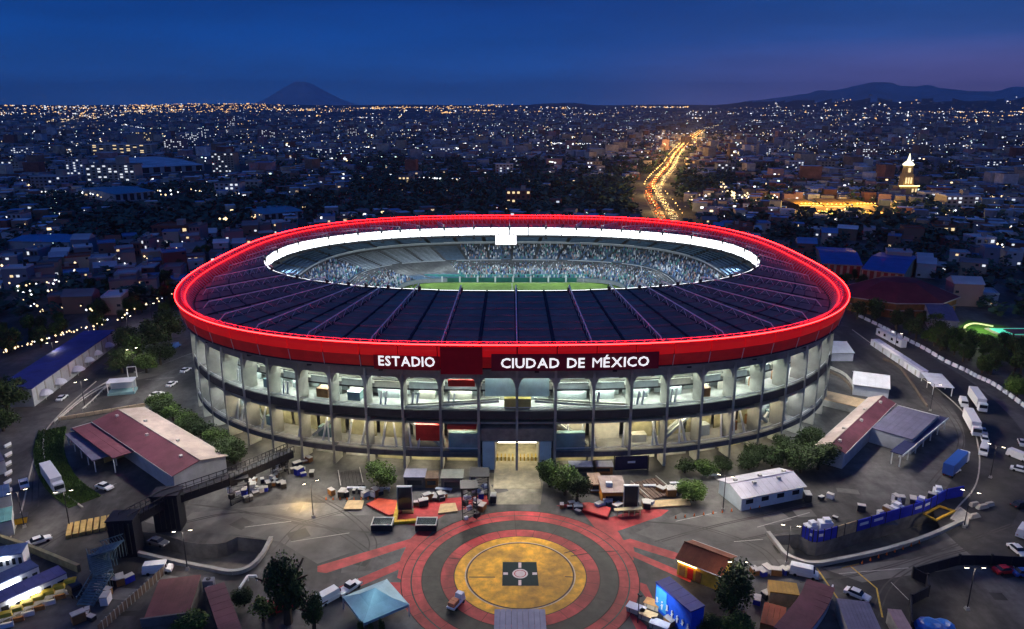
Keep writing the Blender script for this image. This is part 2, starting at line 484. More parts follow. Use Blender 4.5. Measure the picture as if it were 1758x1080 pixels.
def road(pts, w, name, m, z=.010, k=8):
    return struct(name, ribbon(smooth(px(pts), k), w, z), m)
road([(-20, 950), (20, 880), (36, 800), (52, 740), (95, 690), (150, 640), (212, 590), (262, 552), (300, 528)], 15, 'ring_road', asphalt)
road([(1440, 540), (1480, 556), (1560, 610), (1640, 665), (1700, 730), (1712, 800), (1690, 850), (1668, 890), (1700, 930), (1780, 985)], 17, 'ring_road', asphalt_dark)
road([(98, 700), (190, 655), (262, 640), (330, 612)], 9, 'side_road', asphalt_worn, .014)
for ks in ([(8, 945), (36, 880), (52, 812), (72, 750), (110, 704), (165, 655)], [(1463, 566), (1540, 622), (1610, 668), (1660, 716), (1680, 770), (1676, 830), (1640, 876)]):
    struct('kerb', ribbon(smooth(px(ks), 6), .35, .0, .14), kerb_m)
# tyre marks, repair patches and drains
mb = MB(); r = random.Random(17)
for pts in ([(300, 900), (420, 880), (560, 905), (650, 960)], [(250, 860), (380, 872), (520, 900), (640, 915)], [(1130, 930), (1220, 905), (1330, 880), (1450, 850)], [(1100, 895), (1200, 905), (1300, 940), (1345, 985)], [(1380, 1000), (1480, 985), (1600, 950), (1740, 900)], [(40, 960), (110, 915), (210, 880), (300, 868)], [(60, 870), (66, 800), (100, 720), (170, 650)], [(1560, 650), (1620, 700), (1650, 760), (1600, 830)], [(1150, 960), (1240, 935), (1380, 905), (1500, 880)], [(470, 950), (520, 900), (600, 875), (680, 850)], [(1500, 1060), (1530, 1000), (1600, 960), (1720, 930)], [(540, 850), (600, 885), (640, 930), (620, 980)]):
    c_ = smooth(px(pts), 8)
    for o_ in (-.85, .85):
        w_ = [q + Vector((o_, 0, 0)) for q in c_]; ribbon(w_, .34, .0135 + .0007 * r.random(), mb=mb)
struct('pavement_tyre_marks', mb, mat('tyre_marks', (.062, .057, .052), .75, .45, .12))
for k in range(46):
    x, y = r.uniform(60, 1740), r.uniform(835, 1075)
    if 660 < x < 1130 and y > 850: continue
    p = at(x, y); w, d, g = r.uniform(2, 7), r.uniform(1.5, 5), r.uniform(-.6, .6); co, si = math.cos(g), math.sin(g)
    m = MB(); m.face([(p.x + a * w * co - b * d * si, p.y + a * w * si + b * d * co, .0112 + k * .00004) for a, b in ((-.5, -.5), (.5, -.5), (.5, .5), (-.5, .5))])
    struct('pavement_patch', m, [asphalt_dark, asphalt_worn, concrete_dark][k % 3])
# faded lane lines
mb = MB()
for a, b in (((120, 858), (200, 830)), ((240, 640), (330, 606)), ((250, 652), (300, 648)), ((1160, 895), (1230, 880)), ((1260, 930), (1310, 926)), ((500, 930), (600, 915)), ((420, 905), (500, 895)), ((1300, 905), (1390, 880)), ((1440, 985), (1560, 975)), ((1530, 1000), (1560, 1030))):
    ribbon(px([a, b]), .18, .0175, mb=mb)
struct('road_markings', mb, paint_white)
# ------------------------------------------------------------------ stadium
RA, RB, RN, RCY = 125.0, 124.0, 2.7, 311.0
def superell(a, b, n, cx, cy_, t):
    c, s = math.cos(t), math.sin(t)
    return cx + a * math.copysign(abs(c) ** (2 / n), c), cy_ + b * math.copysign(abs(s) ** (2 / n), s)
def closed_curve(a, b, n, cy_, count, x0=0.0):
    """count points evenly spaced along a superellipse, the first at the front near x0, going to +x."""
    T = np.linspace(-PI / 2, 1.5 * PI, 20001)
    P = np.array([superell(a, b, n, 0, cy_, t) for t in T])
    s = np.concatenate([[0], np.cumsum(np.hypot(*np.diff(P, axis=0).T))])
    L_ = s[-1]
    q = (np.arange(count) / count * L_ + x0) % L_
    return np.stack([np.interp(q, s, P[:, 0]), np.interp(q, s, P[:, 1])], 1), L_
NB, SUB = 76, 4
CUR, PERIM = closed_curve(RA, RB, RN, RCY, NB * SUB, 1.4)
tan_ = np.roll(CUR, -1, 0) - np.roll(CUR, 1, 0)
tan_ /= np.hypot(tan_[:, 0], tan_[:, 1])[:, None]
NRM = np.stack([-tan_[:, 1], tan_[:, 0]], 1)          # points inwards
def sp(i, off, z=0.0):
    """Point at sample i (SUB samples per bay) of the rim, off metres inside it."""
    i = i % (NB * SUB) if isinstance(i, int) else i
    if isinstance(i, float):
        a = int(math.floor(i)); f = i - a; a %= NB * SUB; b = (a + 1) % (NB * SUB)
        p = CUR[a] * (1 - f) + CUR[b] * f; n = NRM[a] * (1 - f) + NRM[b] * f
    else: p, n = CUR[i], NRM[i]
    return (p[0] + n[0] * off, p[1] + n[1] * off, z)
INA, INB, INN, INCY = 105.5, 70.5, 2.25, 316.0
def inside_opening(x, y): return (abs(x) / INA) ** INN + (abs(y - INCY) / INB) ** INN < 1
def reach(i):
    lo, hi = 10.0, 130.0
    t = 10.0
    while t < 130 and not inside_opening(*sp(i, t)[:2]): t += .5
    return t
REACH = [reach(i) for i in range(NB * SUB)]

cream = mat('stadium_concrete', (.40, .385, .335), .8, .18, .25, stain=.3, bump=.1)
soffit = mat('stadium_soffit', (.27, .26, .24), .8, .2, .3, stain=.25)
band_m = mat('gallery_band', (.035, .036, .045), .6, .3, .4)
lowband_m = mat('lower_band', (.10, .10, .11), .7, .3, .4)
rim_red = mat('rim_membrane_lit', (.80, .035, .035), .5, .15, .12, em=(.80, .0055, .007), es=.32)
rim_low = mat('rim_membrane_low', (.62, .03, .03), .5, .2, .12, em=(.42, .003, .005), es=.10)
rim_in = mat('rim_membrane_inner', (.42, .03, .03), .6, .3, .5, em=(.80, .012, .014), es=.10)
rim_line = glow('rim_light', (1.0, .006, .006), 58.0)
rim_line2 = glow('rim_light_inner', (1.0, .010, .010), 11.0)
roof_m = mat('roof_sheet', (.165, .135, .095), .42, .3, .25, stain=.3)
roof_seam = mat('roof_seam', (.13, .17, .20), .6, .2, .3)
roof_gut = mat('roof_gutter', (.022, .026, .045), .6, .25, .3)
rib_m = mat('roof_rib', (.90, .88, .84), .6, .15, .5)
truss_m = mat('roof_truss', (.70, .58, .58), .6, .15, .5)
ring_white = glow('ring_led', (.93, .97, 1.0), 3.4)
dark_steel = mat('dark_steel', (.03, .03, .035), .5, .2, 1)

ST = thing('stadium', 'huge oval stadium with a glowing red roof rim and a white lit inner ring', 'stadium', (0, RCY, 0))
def sweep(section, i0, i1, closed_sec=True, step=1, m=0, mb=None):
    """Carries a section of (offset, z) points along the rim from sample i0 to i1."""
    mb = mb or MB()
    idx = list(range(i0, i1 + 1, step)); n = len(section); base = len(mb.v)
    for i in idx:
        for o, z in section: mb.v.append(sp(i, o, z))
    for a in range(len(idx) - 1):
        for k in range(n if closed_sec else n - 1):
            j = (k + 1) % n
            mb.f.append((base + a * n + k, base + a * n + j, base + (a + 1) * n + j, base + (a + 1) * n + k)); mb.m.append(m)
    if closed_sec and (i1 - i0) < NB * SUB:
        mb.f.append(tuple(base + k for k in range(n))[::-1]); mb.m.append(m)
        mb.f.append(tuple(base + (len(idx) - 1) * n + k for k in range(n))); mb.m.append(m)
    return mb
ALL = NB * SUB

# columns: radial fins with arched heads
for c in range(NB):
    i = c * SUB
    mb = MB()
    side = lambda t, o, z: (sp(i, o, z)[0] + tan_[i][0] * t, sp(i, o, z)[1] + tan_[i][1] * t, z)
    pr = [(-6.2, 0), (-4.8, 8), (-3.6, 16), (-2.2, 24), (-1.0, 28), (-.2, 31.2), (7.2, 31.2), (4.0, 28.4), (2.0, 26.0), (.6, 22), (-.4, 16), (-1.6, 8), (-2.6, 0)]
    pr = [(2.4, 0), (2.4, 8), (2.4, 16), (2.5, 24), (2.7, 28), (3.2, 31.2), (10.8, 31.2), (8.8, 28.4), (8.0, 26.0), (7.6, 22), (7.4, 16), (7.2, 8), (7.0, 0)]
    n = len(pr)
    for s in (-.36, .36):
        mb.v += [side(s, o, z) for o, z in pr]
    mb.f.append(tuple(range(n - 1, -1, -1))); mb.f.append(tuple(range(n, 2 * n))); mb.m += [0, 0]
    for k in range(n):
        j = (k + 1) % n
        mb.f.append((k, j, n + j, n + k)); mb.m.append(0)
    for s in (-1, 1):                                   # arch haunches
        a0 = [(0.36, 28.3), (0.36, 24.8), (.75, 26.3), (1.3, 27.4), (2.4, 28.3)]
        i0 = len(mb.v)
        for o in (3.4, 6.2):
            mb.v += [side(s * t, o, z) for t, z in a0]
        mb.f += [tuple(range(i0, i0 + 5)), tuple(range(i0 + 9, i0 + 4, -1))]; mb.m += [0, 0]
        for k in range(5):
            j = (k + 1) % 5
            mb.f.append((i0 + k, i0 + j, i0 + 5 + j, i0 + 5 + k)); mb.m.append(0)
    mb.build('column', cream, ST)

def ringpart(name, sec, m, i0=0, i1=ALL):
    o = sweep(sec, i0, i1).build(name, m, ST)
    return o
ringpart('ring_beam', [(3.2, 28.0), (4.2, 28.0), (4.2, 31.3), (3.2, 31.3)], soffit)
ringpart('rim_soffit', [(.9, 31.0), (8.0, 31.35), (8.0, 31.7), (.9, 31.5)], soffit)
ringpart('upper_ceiling', [(4.3, 28.6), (16, 28.6), (16, 29.2), (4.3, 29.2)], cream)
ringpart('upper_floor', [(3.4, 17.3), (17, 17.3), (17, 18.2), (3.4, 18.2)], concrete)
ringpart('gallery_band', [(2.75, 15.8), (3.3, 15.8), (3.3, 18.3), (2.75, 18.3)], band_m)
ringpart('gallery_rail', [(3.0, 19.25), (3.12, 19.25), (3.12, 19.4), (3.0, 19.4)], rib_m)
ringpart('gallery_rail', [(8.5, 24.9), (8.6, 24.9), (8.6, 25.0), (8.5, 25.0)], dark_steel)
ringpart('mezzanine_edge', [(8.55, 22.0), (8.66, 22.0), (8.66, 22.5), (8.55, 22.5)], dark_steel)
ringpart('gallery_beam', [(13.6, 25.6), (14.2, 25.6), (14.2, 26.2), (13.6, 26.2)], concrete_dark)
ringpart('lower_rail', [(2.9, 6.7), (3.0, 6.7), (3.0, 6.85), (2.9, 6.85)], rib_m, SUB, ALL - SUB)
ringpart('mezzanine', [(9.0, 22.3), (14.4, 22.3), (14.4, 23.4), (9.0, 23.4)], cream)
ringpart('lower_ceiling', [(4.4, 13.6), (17, 13.6), (17, 14.3), (4.4, 14.3)], cream)
ringpart('lower_floor', [(3.4, 4.4), (14, 4.4), (14, 5.4), (3.4, 5.4)], concrete, SUB, ALL - SUB)
ringpart('lower_band', [(2.6, 4.0), (3.3, 4.0), (3.3, 5.6), (2.6, 5.6)], lowband_m, SUB, ALL - SUB)
ringpart('roof_core', [(17, 0), (17.4, 0), (17.4, 35.5), (17, 35.5)], concrete_dark, SUB, ALL - SUB)

# gallery walls, lights and furniture bay by bay
wall_cool = mat('gallery_wall_cool', (.60, .66, .63), .8, .2, .3, stain=.2)
wall_grey = mat('gallery_wall_grey', (.46, .50, .47), .8, .25, .3, stain=.25)
wall_olive = mat('gallery_wall_olive', (.44, .40, .23), .8, .25, .3, stain=.25)
wall_pale = mat('gallery_wall_pale', (.66, .62, .50), .8, .2, .3, stain=.2)
tube_cool = glow('tube_cool', (.84, 1.0, .93), 88.0)
tube_warm = glow('tube_warm', (1.0, .91, .66), 66.0)
tube_side = glow('tube_side', (.9, .98, 1.0), 70.0)
red_kiosk = mat('kiosk_red', (.62, .03, .025), .5, .15, .5)
brown_kiosk = mat('kiosk_brown', (.30, .14, .05), .6, .3, .5)
white_steel = mat('white_steel', (.78, .78, .74), .5, .1, 1)
glass_teal = mat('teal_glass', (.22, .34, .34), .15, .3, .2)
def visible_bay(b): return CUR[(b * SUB + 2) % ALL][1] < 345
tube_portal = glow('tube_portal', (1.0, .93, .74), 17.0)
brand = random.Random(3)
for b in range(NB):
    i = b * SUB
    m0, m1 = i + .25, i + 3.75
    X = CUR[i + 2][0]; Yb = CUR[i + 2][1]
    front = abs(X) < 88 and Yb < 260
    entry = b in (0, NB - 1)
    def arcbox(name, o0, o1, z0, z1, m, a=m0, c=m1, parent=ST, k=3):
        mb = MB(); idx = [a + (c - a) * t / k for t in range(k + 1)]
        for t in range(k):
            p = [sp(float(idx[t]), o0), sp(float(idx[t + 1]), o0), sp(float(idx[t + 1]), o1), sp(float(idx[t]), o1)]
            mb.prism([q[:2] for q in p], z0, z1)
        return mb.build(name, m, parent)
    if not visible_bay(b): continue
    arcbox('upper_wall', 14.5, 14.9, 18.2, 28.6, brand.choice((wall_cool, wall_cool, wall_grey)))
    arcbox('mezzanine_wall', 11.2, 11.5, 18.2, 22.3, brand.choice((wall_pale, wall_grey, wall_cool)), m0 + brand.random() * .9, m1 - brand.random() * .9)
    arcbox('light_tube', 7.6, 8.0, 28.25, 28.45, tube_cool if front else tube_side, i + .5, i + 3.5)
    arcbox('light_tube', 10.4, 10.7, 22.0, 22.2, tube_cool if front else tube_side, i + .6, i + 3.4)
    arcbox('mezzanine_parapet', 8.7, 8.98, 22.0, 24.4, wall_cool if b % 4 else wall_pale)
    # rail with posts on the mezzanine
    mb = MB()
    for t in (0.3, 1.1, 1.9, 2.7, 3.5):
        p = sp(i + t, 9.1, 23.4); mb.bar(p, (p[0], p[1], 24.6), .07)
    mb.path([sp(i + t, 9.1, 24.6) for t in (0.1, 1., 2., 3., 3.9)], .09)
    mb.build('mezzanine_rail', white_steel if b % 3 else dark_steel, ST)
    # raking beams under the stand
    mb = MB()
    for t in (.05, 2.0):
        a, c2 = sp(i + t, 6.5, 28.4), sp(i + t, 14.3, 24.2)
        mb.bar(a, c2, .45, 4)
    mb.build('raking_beam', wall_pale, ST)
    # things standing in the upper gallery
    r = brand.random()
    if not entry:
        a = i + .6 + brand.random() * .6
        if r < .45:
            for q in range(brand.choice((1, 2, 2))):
                p = sp(a + q * .55, 6.4, 18.2)
                MB().bar(p, (p[0] + tan_[i][0] * .5, p[1] + tan_[i][1] * .5, 22.2), .35, 4).build('gallery_post', white_steel, ST)
        elif r < .75:
            arcbox('gallery_kiosk', 7.5, 10.2, 18.2, 20.9, brand.choice((wall_grey, wall_pale, brown_kiosk, glass_teal)), a, a + 1.5)
    lowm = wall_olive if front and not (abs(X) < 34) else (wall_pale if front else wall_cool)
    if not entry:
        arcbox('lower_wall', 11.6, 12.0, 5.4, 13.6, lowm)
        arcbox('light_tube', 6.8, 7.1, 13.1, 13.3, tube_warm if front else tube_side, i + .7, i + 3.3)
        arcbox('ground_wall', 8.6, 9.0, 0, 4.4, brand.choice((wall_olive, wall_pale, concrete)) if front else concrete)
        arcbox('light_tube', 5.6, 5.9, 4.0, 4.2, tube_warm if front else tube_side, i + 1.2, i + 2.8)
        # leaning white struts
        for t in brand.sample((.5, 1.3, 2.1, 2.9, 3.5), 2 if front else 1):
            l = brand.choice((-.5, .45, .3)) if front else (.9 if X < 0 else -.9)
            p, q = sp(i + t, 5.2, 5.4), sp(max(i + .1, min(i + 3.9, i + t + l)), 7.2, 13.5)
            MB().bar(p, q, .34, 4).build('strut', white_steel, ST)
        if brand.random() < .5:
            arcbox('lower_kiosk', 7.8, 10.5, 5.4, 7.6 + brand.random() * 1.6, brand.choice((brown_kiosk, wall_pale, wall_grey, glass_teal)), i + .9, i + 2.6)
        # sloping stair soffit at the sides
        if not front or b % 3 == 1:
            mb = MB()
            for w in (7.4, 9.4):
                a_, b_ = sp(i + .3, w, 5.6), sp(i + 3.6, w, 12.8)
                if b % 2: a_, b_ = sp(i + 3.6, w, 5.6), sp(i + .3, w, 12.8)
                mb.bar(a_, b_, .55, 4)
            mb.build('stair_flight', white_steel if not front else wall_grey, ST)
# the marked-out bays at the front
def bay_at(x): return min(range(NB), key=lambda b: (CUR[b * SUB + 2][0] - x) ** 2 + (CUR[b * SUB + 2][1] - 187) ** 2)
def abox(name, x0, x1, o0, o1, z0, z1, m):
    """A block along the front facade between x0 and x1."""
    f = lambda x: (x - 1.4) / PERIM * ALL
    mb = MB(); k = 4
    for t in range(k):
        u0, u1 = f(x0 + (x1 - x0) * t / k), f(x0 + (x1 - x0) * (t + 1) / k)
        p = [sp(u0, o0), sp(u1, o0), sp(u1, o1), sp(u0, o1)]
        mb.prism([q[:2] for q in p], z0, z1)
    return mb.build(name, m, ST)
abox('red_kiosk', -28.3, -20.6, 5.6, 7.5, 7.6, 12.6, red_kiosk)
abox('red_sign', -18.4, -10.6, 6.0, 6.4, 24.4, 26.4, red_kiosk)
abox('red_awning', -18.6, -10.2, 3.4, 6.0, 12.4, 13.5, red_kiosk)
abox('centre_box', -7.8, 10.8, 8.15, 8.45, 20.6, 27.4, mat('box_blue', (.62, .80, .84), .4, .15, .3))
abox('centre_kiosk', -2.2, 5.4, 4.6, 6.5, 18.4, 21.2, mat('kiosk_yellow', (.62, .47, .14), .6, .2, .4))
glass_side = mat('portal_glass', (.50, .66, .68), .2, .15, .3)
for s in (-1, 1):
    mb = MB()
    for w in (4.6, 6.4):
        a = (lambda x: (x - 1.4) / PERIM * ALL)
        pts = [sp(a(1.4 + s * (5 + t * 27)), w, 20.6 - t * 2.2) for t in np.linspace(0, 1, 7)]
        for u, v in zip(pts, pts[1:]): mb.bar(u, v, .42, 4)
    mb.build('gallery_ramp', wall_pale, ST)
    x0, x1 = sorted((1.4 + s * 9.9, 1.4 + s * 6.6))
    abox('portal_side', x0, x1, 3.0, 9.0, 0, 8.8, glass_side)
    x0, x1 = sorted((1.4 + s * 19.8, 1.4 + s * 10.4))
    abox('shop_window', x0, x1, 4.2, 6.0, 5.6, 10.8, glass_teal)
abox('portal_lintel', -9.0, 11.8, 3.0, 9.0, 9.0, 12.8, mat('lintel', (.24, .20, .17), .7, .3, .4))
abox('portal_wall', -5.2, 8.0, 22.0, 22.4, 0, 9, wall_pale)
for s in (-1, 1):
    x0, x1 = sorted((1.4 + s * 6.6, 1.4 + s * 6.2)); abox('portal_wall', x0, x1, 3.2, 22, 0, 9, wall_pale)
abox('portal_ceiling', -5.2, 8.0, 3.2, 22, 8.6, 8.98, wall_pale)
abox('portal_floor', -5.1, 7.9, -8, 21.9, .014, .05, mat('portal_floor', (.52, .46, .30), .6, .3, .4, stain=.3))
abox('light_tube', -4, 7, 9, 9.4, 8.2, 8.4, tube_portal); abox('light_tube', -4, 7, 15, 15.4, 8.2, 8.4, tube_portal); abox('light_tube', -4, 7, 3.6, 4.0, 8.2, 8.4, tube_portal)
for k in range(11):
    if k == 5: continue
    x = -4.3 + k * 1.14; p = sp((x - 1.4) / PERIM * ALL, 9.5)
    MB().box((p[0], p[1], .05), (.35, 2.2, 1.25)).build('turnstile', mat('turnstile_yellow', (.62, .42, .05), .5, .2, 1), ST)

# rim: membrane panels, light strip, inner slope, trusses
for b in range(NB):
    a, c = b * SUB, b * SUB + SUB
    e = .06
    def panel(name, sec, m):
        mb = MB(); idx = [a + e, a + 1., a + 2., a + 3., c - e]
        n = len(sec)
        for i_ in idx: mb.v += [sp(float(i_), o, z) for o, z in sec]
        for q in range(4):
            for k in range(n):
                j = (k + 1) % n
                mb.f.append((q * n + k, q * n + j, (q + 1) * n + j, (q + 1) * n + k)); mb.m.append(0)
        mb.f += [tuple(range(n - 1, -1, -1)), tuple(4 * n + k for k in range(n))]; mb.m += [0, 0]
        return mb.build(name, m, ST)
    panel('rim_panel', [(.05, 35.3), (-.35, 37.3), (0.0, 38.8), (.4, 38.8), (.4, 35.3)], rim_red)
    panel('rim_lower_panel', [(1.0, 31.5), (.45, 33.2), (.1, 35.2), (.5, 35.2), (1.3, 31.5)], rim_low)
    panel('rim_inner_panel', [(.9, 38.7), (4.4, 34.5), (4.0, 34.2), (.6, 38.3)], rim_in)
sweep([(-.85, 38.9), (-.62, 38.9), (-.62, 39.13), (-.85, 39.13)], 0, ALL).build('rim_light_strip', rim_line, ST)
sweep([(2.2, 37.85), (2.4, 37.85), (2.4, 38.05), (2.2, 38.05)], 0, ALL).build('rim_light_strip', rim_line2, ST)
sweep([(-.9, 38.75), (.8, 38.75), (.8, 38.86), (-.9, 38.86)], 0, ALL).build('rim_coping', mat('rim_coping', (.25, .03, .03), .5, .2, .3), ST)
sweep([(.5, 31.6), (4.2, 33.8), (.55, 38.1)], 0, ALL, False).build('rim_core', dark_steel, ST)
for c in range(NB):
    i = c * SUB
    MB().bar(sp(i, .0, 35.1), sp(i, .75, 31.5), .11).build('rim_strut', truss_m, ST)
    mb = MB()
    for t in range(SUB):
        mb.bar(sp(i + t, 4.9, 34.9), sp(i + t, 1.2, 39.3), .15, 4)
        mb.bar(sp(i + t, 4.9, 34.9), sp(i + t + 1, 1.2, 39.3), .08, 3)
    mb.path([sp(i + t, 1.2, 39.3) for t in range(SUB + 1)], .1, 3)
    mb.build('rim_truss', truss_m, ST)

# roof: three plates per bay, each with raised strips; gutters, ribs
def rp(i, f, z=0.0):
    """Roof point: f runs from the rim's inner foot (0) to the opening (1)."""
    o = 5.0 + (REACH[int(i) % ALL] - 5.0) * f
    if isinstance(i, float) and i != int(i):
        a, g = int(math.floor(i)), i - math.floor(i)
        p, q = rp(a, f, z), rp(a + 1, f, z)
        return tuple(u * (1 - g) + v * g for u, v in zip(p, q))
    p = sp(int(i), o); return (p[0], p[1], 34.6 + 4.5 * f + z)
for b in range(NB):
    i = b * SUB
    for q in range(3):
        mb = MB(); f0 = q / 3 + .006; f1 = (q + 1) / 3 - .006
        for k in range(3):
            g0, g1 = f0 + (f1 - f0) * k / 3, f0 + (f1 - f0) * (k + 1) / 3 - .008
            for t in range(SUB):
                u, v = i + t + (.22 if t == 0 else 0), i + t + 1 - (.22 if t == SUB - 1 else 0)
                u, v = float(u), float(v)
                A, B_, C_, D_ = rp(u, g0, .34), rp(v, g0, .34), rp(v, g1, .10), rp(u, g1, .10)
                mb.face([A, B_, C_, D_])
                mb.face([rp(u, g0 - .003, -.2), rp(v, g0 - .003, -.2), B_, A], 1)
        mb.build('roof_panel', [roof_m, roof_seam], ST)
mb = MB()
for i in range(ALL):
    mb.face([rp(i, 0, -.25), rp(i + 1, 0, -.25), rp(i + 1, 1, -.25), rp(i, 1, -.25)])
mb.build('roof_deck', roof_gut, ST)
mb = MB()
for i in range(ALL):
    mb.face([rp(i, 0, -1.4), rp(i, 1, -1.4), rp(i + 1, 1, -1.4), rp(i + 1, 0, -1.4)])
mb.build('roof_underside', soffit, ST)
for c in range(NB):
    i = c * SUB
    if c % 2 == 0:
        mb = MB(); z = 2.0
        mb.bar(rp(i, .10, z), rp(i, .995, z + .2), .21, 5)
        mb.bar(rp(i, .055, 0), rp(i, .10, z), .17, 5)
        for f in np.linspace(.14, .95, 9):
            mb.bar(rp(i, f, 0), rp(i, f + .04, z), .07, 3); mb.bar(rp(i, f + .08, 0), rp(i, f + .04, z), .07, 3)
        mb.build('roof_rib', rib_m, ST)
    else:
        mb = MB(); mb.bar(rp(i, .05, .3), rp(i, .99, .3), .3, 4); mb.build('roof_gutter', roof_gut, ST)
# white inner ring
for b in range(NB):
    mb = MB(); a = b * SUB
    idx = [a + .12, a + 1., a + 2., a + 3., a + 3.88]
    def ip(i, dz, dr):
        p = rp(i, 1); d = Vector((0 - p[0], INCY - p[1])); d.normalize()
        return (p[0] + d.x * dr, p[1] + d.y * dr, p[2] + dz)
    for u, v in zip(idx, idx[1:]):
        for (z0, z1, d0, d1) in ((-3.5, .30, .35, .15),):
            mb.face([ip(u, z0, d0), ip(v, z0, d0), ip(v, z1, d1), ip(u, z1, d1)])
    mb.build('ring_panel', ring_white, ST)
    mb = MB()
    p, q = ip(float(a), .7, .1), ip(float(a), -4.8, .5)
    mb.bar(p, q, .2, 4)
    mb.bar(ip(a + 2., .55, .25), ip(a + 2., -1.4, .5), .14, 4)
    if b % 2 == 0: mb.box((p[0], p[1], p[2] - 1.4), (1.1, .7, 1.8), 0)
    mb.build('ring_bracket', dark_steel, ST)
mb = MB()
for i in range(ALL):
    mb.face([rp(i, .985, -4.9), rp(i, .985, .5), rp(i + 1, .985, .5), rp(i + 1, .985, -4.9)])
    mb.face([rp(i, .985, -4.9), rp(i + 1, .985, -4.9), rp(i + 1, 1, -4.7), rp(i, 1, -4.7)])
mb.build('ring_back', dark_steel, ST)

# stands
SB0 = (57.0, 37.5, 5.0, 336.5, 12.6); SB1 = (113.0, 109.0, 2.7, 312.0, 33.0)
NS = 160
C0, _ = closed_curve(*SB0[:4], NS); C1, _ = closed_curve(*SB1[:4], NS)
def bowl(u, t):
    a = int(math.floor(u)); g = u - a
    p0 = C0[a % NS] * (1 - g) + C0[(a + 1) % NS] * g; p1 = C1[a % NS] * (1 - g) + C1[(a + 1) % NS] * g
    return p0 * (1 - t) + p1 * t
TIERS = [(0.0, .36, 14.6, 19.2, 13), (.385, .69, 21.0, 26.2, 12), (.715, .99, 28.0, 32.6, 9)]
seat_cols = [mat('seat_slate', (.12, .19, .27), .7, .25, .6), mat('seat_grey', (.46, .50, .52), .7, .25, .6), mat('seat_dark', (.09, .15, .22), .7, .25, .6)]
walk_m = mat('stand_walkway', (.33, .34, .34), .8, .2, .5)
srnd = random.Random(11)
EMPTY = set()
for ti, (t0, t1, z0, z1, rows) in enumerate(TIERS):
    for s in range(40):
        u0, u1 = s * 4 + .26, s * 4 + 3.74
        xm, ym = bowl(s * 4 + 2, (t0 + t1) / 2)
        if ym < 285: continue
        empty = (-84 < xm < -30 and ym > 330 and ti >= 0 and not (ti == 0 and xm < -60)) or ti == 2
        if empty: EMPTY.add((ti, s))
        mb = MB()
        us = [u0, s * 4 + 1, s * 4 + 2, s * 4 + 3, u1]
        for r in range(rows):
            ta, tb = t0 + (t1 - t0) * r / rows, t0 + (t1 - t0) * (r + 1) / rows
            za, zb = z0 + (z1 - z0) * r / rows, z0 + (z1 - z0) * (r + 1) / rows
            for a, c in zip(us, us[1:]):
                p, q, v, w = bowl(a, ta), bowl(c, ta), bowl(c, tb), bowl(a, tb)
                mb.face([(*p, za), (*q, za), (*q, zb), (*p, zb)], 1)
                mb.face([(*p, zb), (*q, zb), (*v, zb), (*w, zb)], 0)
        pale = -84 < xm < -46 and ti == 1
        mm = seat_cols[1] if pale else seat_cols[2] if ti == 2 else seat_cols[0]
        mb.build('seat_block', [mm, mm], ST)
mb = MB()
for s in range(NS):
    for t, za, zb, w in ((0.0, 0.0, 14.6, .001), (.36, 19.2, 20.9, .026), (.69, 26.2, 28.0, .026)):
        p, q = bowl(s, t), bowl(s + 1, t); v, w_ = bowl(s + 1, t + w), bowl(s, t + w)
        mb.face([(*w_, za), (*v, za), (*v, zb), (*w_, zb)])
        mb.face([(*p, za - .02), (*q, za - .02), (*v, za), (*w_, za)])
    p, q, v, w_ = bowl(s, 0), bowl(s + 1, 0), bowl(s + 1, 1), bowl(s, 1)
    mb.face([(*p, 14.2), (*q, 14.2), (*v, 32.0), (*w_, 32.0)], 1)
mb.build('stand_structure', [walk_m, concrete_dark], ST)
for k, t in enumerate((.372, .70)):
    mb = MB()
    for s in range(0, NS):
        if bowl(s, t)[1] < 300: continue
        p, q = bowl(s, t - .006), bowl(s + 1, t - .006)
        z = (20.9, 28.2)[k]
        if (s // 2) % 5: mb.bar((*p, z), (*q, z), .16, 4)
    mb.build('stand_rail', white_steel, ST)
# pitch, hoarding and boxes on the far side
MB().prism([(-58, 296), (58, 296), (58, 376), (-58, 376)], 12.2, 12.6).build('pitch', mat('pitch_grass', (.12, .20, .025), .9, .25, .2), ST)
mb = MB()
for a, b_ in (((-51, 371.6), (51, 371.6)), ((-51, 304), (51, 304)), ((-51, 304), (-51, 371.6)), ((51, 304), (51, 371.6)), ((0, 304), (0, 371.6))):
    ribbon([a, b_], .35, 12.606, mb=mb)
mb.build('pitch_line', paint_white, ST)
hoard = mat('pitch_hoarding', (.02, .14, .10), .5, .3, .3)
hoard2 = mat('pitch_hoarding_teal', (.06, .30, .26), .5, .3, .3)
for k in range(10):
    x = -46.0 + k * 9.3
    MB().box((x + 4.6, 373.6, 12.6), (8.3, .3, 2.2)).build('hoarding', hoard, ST)
    MB().box((x, 373.3, 12.6), (.8, .5, 3.0)).build('hoarding_post', white_steel, ST)
    MB().box((x + 4.6, 374.8, 15.2), (9.2, .4, 1.2)).build('box_front', hoard2, ST)
# scoreboard under the far roof
sb = MB().box((-3.2, 380.2, 31.2), (11.6, 1.0, 5.6)).build('scoreboard', dark_steel, ST)
MB().box((-3.2, 379.6, 31.4), (11.0, .1, 5.2)).build('screen', glow('score_screen', (1.0, .90, .92), 1.6), sb, False)
D.objects['screen'].location = -ST.location
MB().bar((-7, 381, 36.5), (-7, 382.5, 40), .2).bar((.6, 381, 36.5), (.6, 382.5, 40), .2).build('hanger', dark_steel, ST)
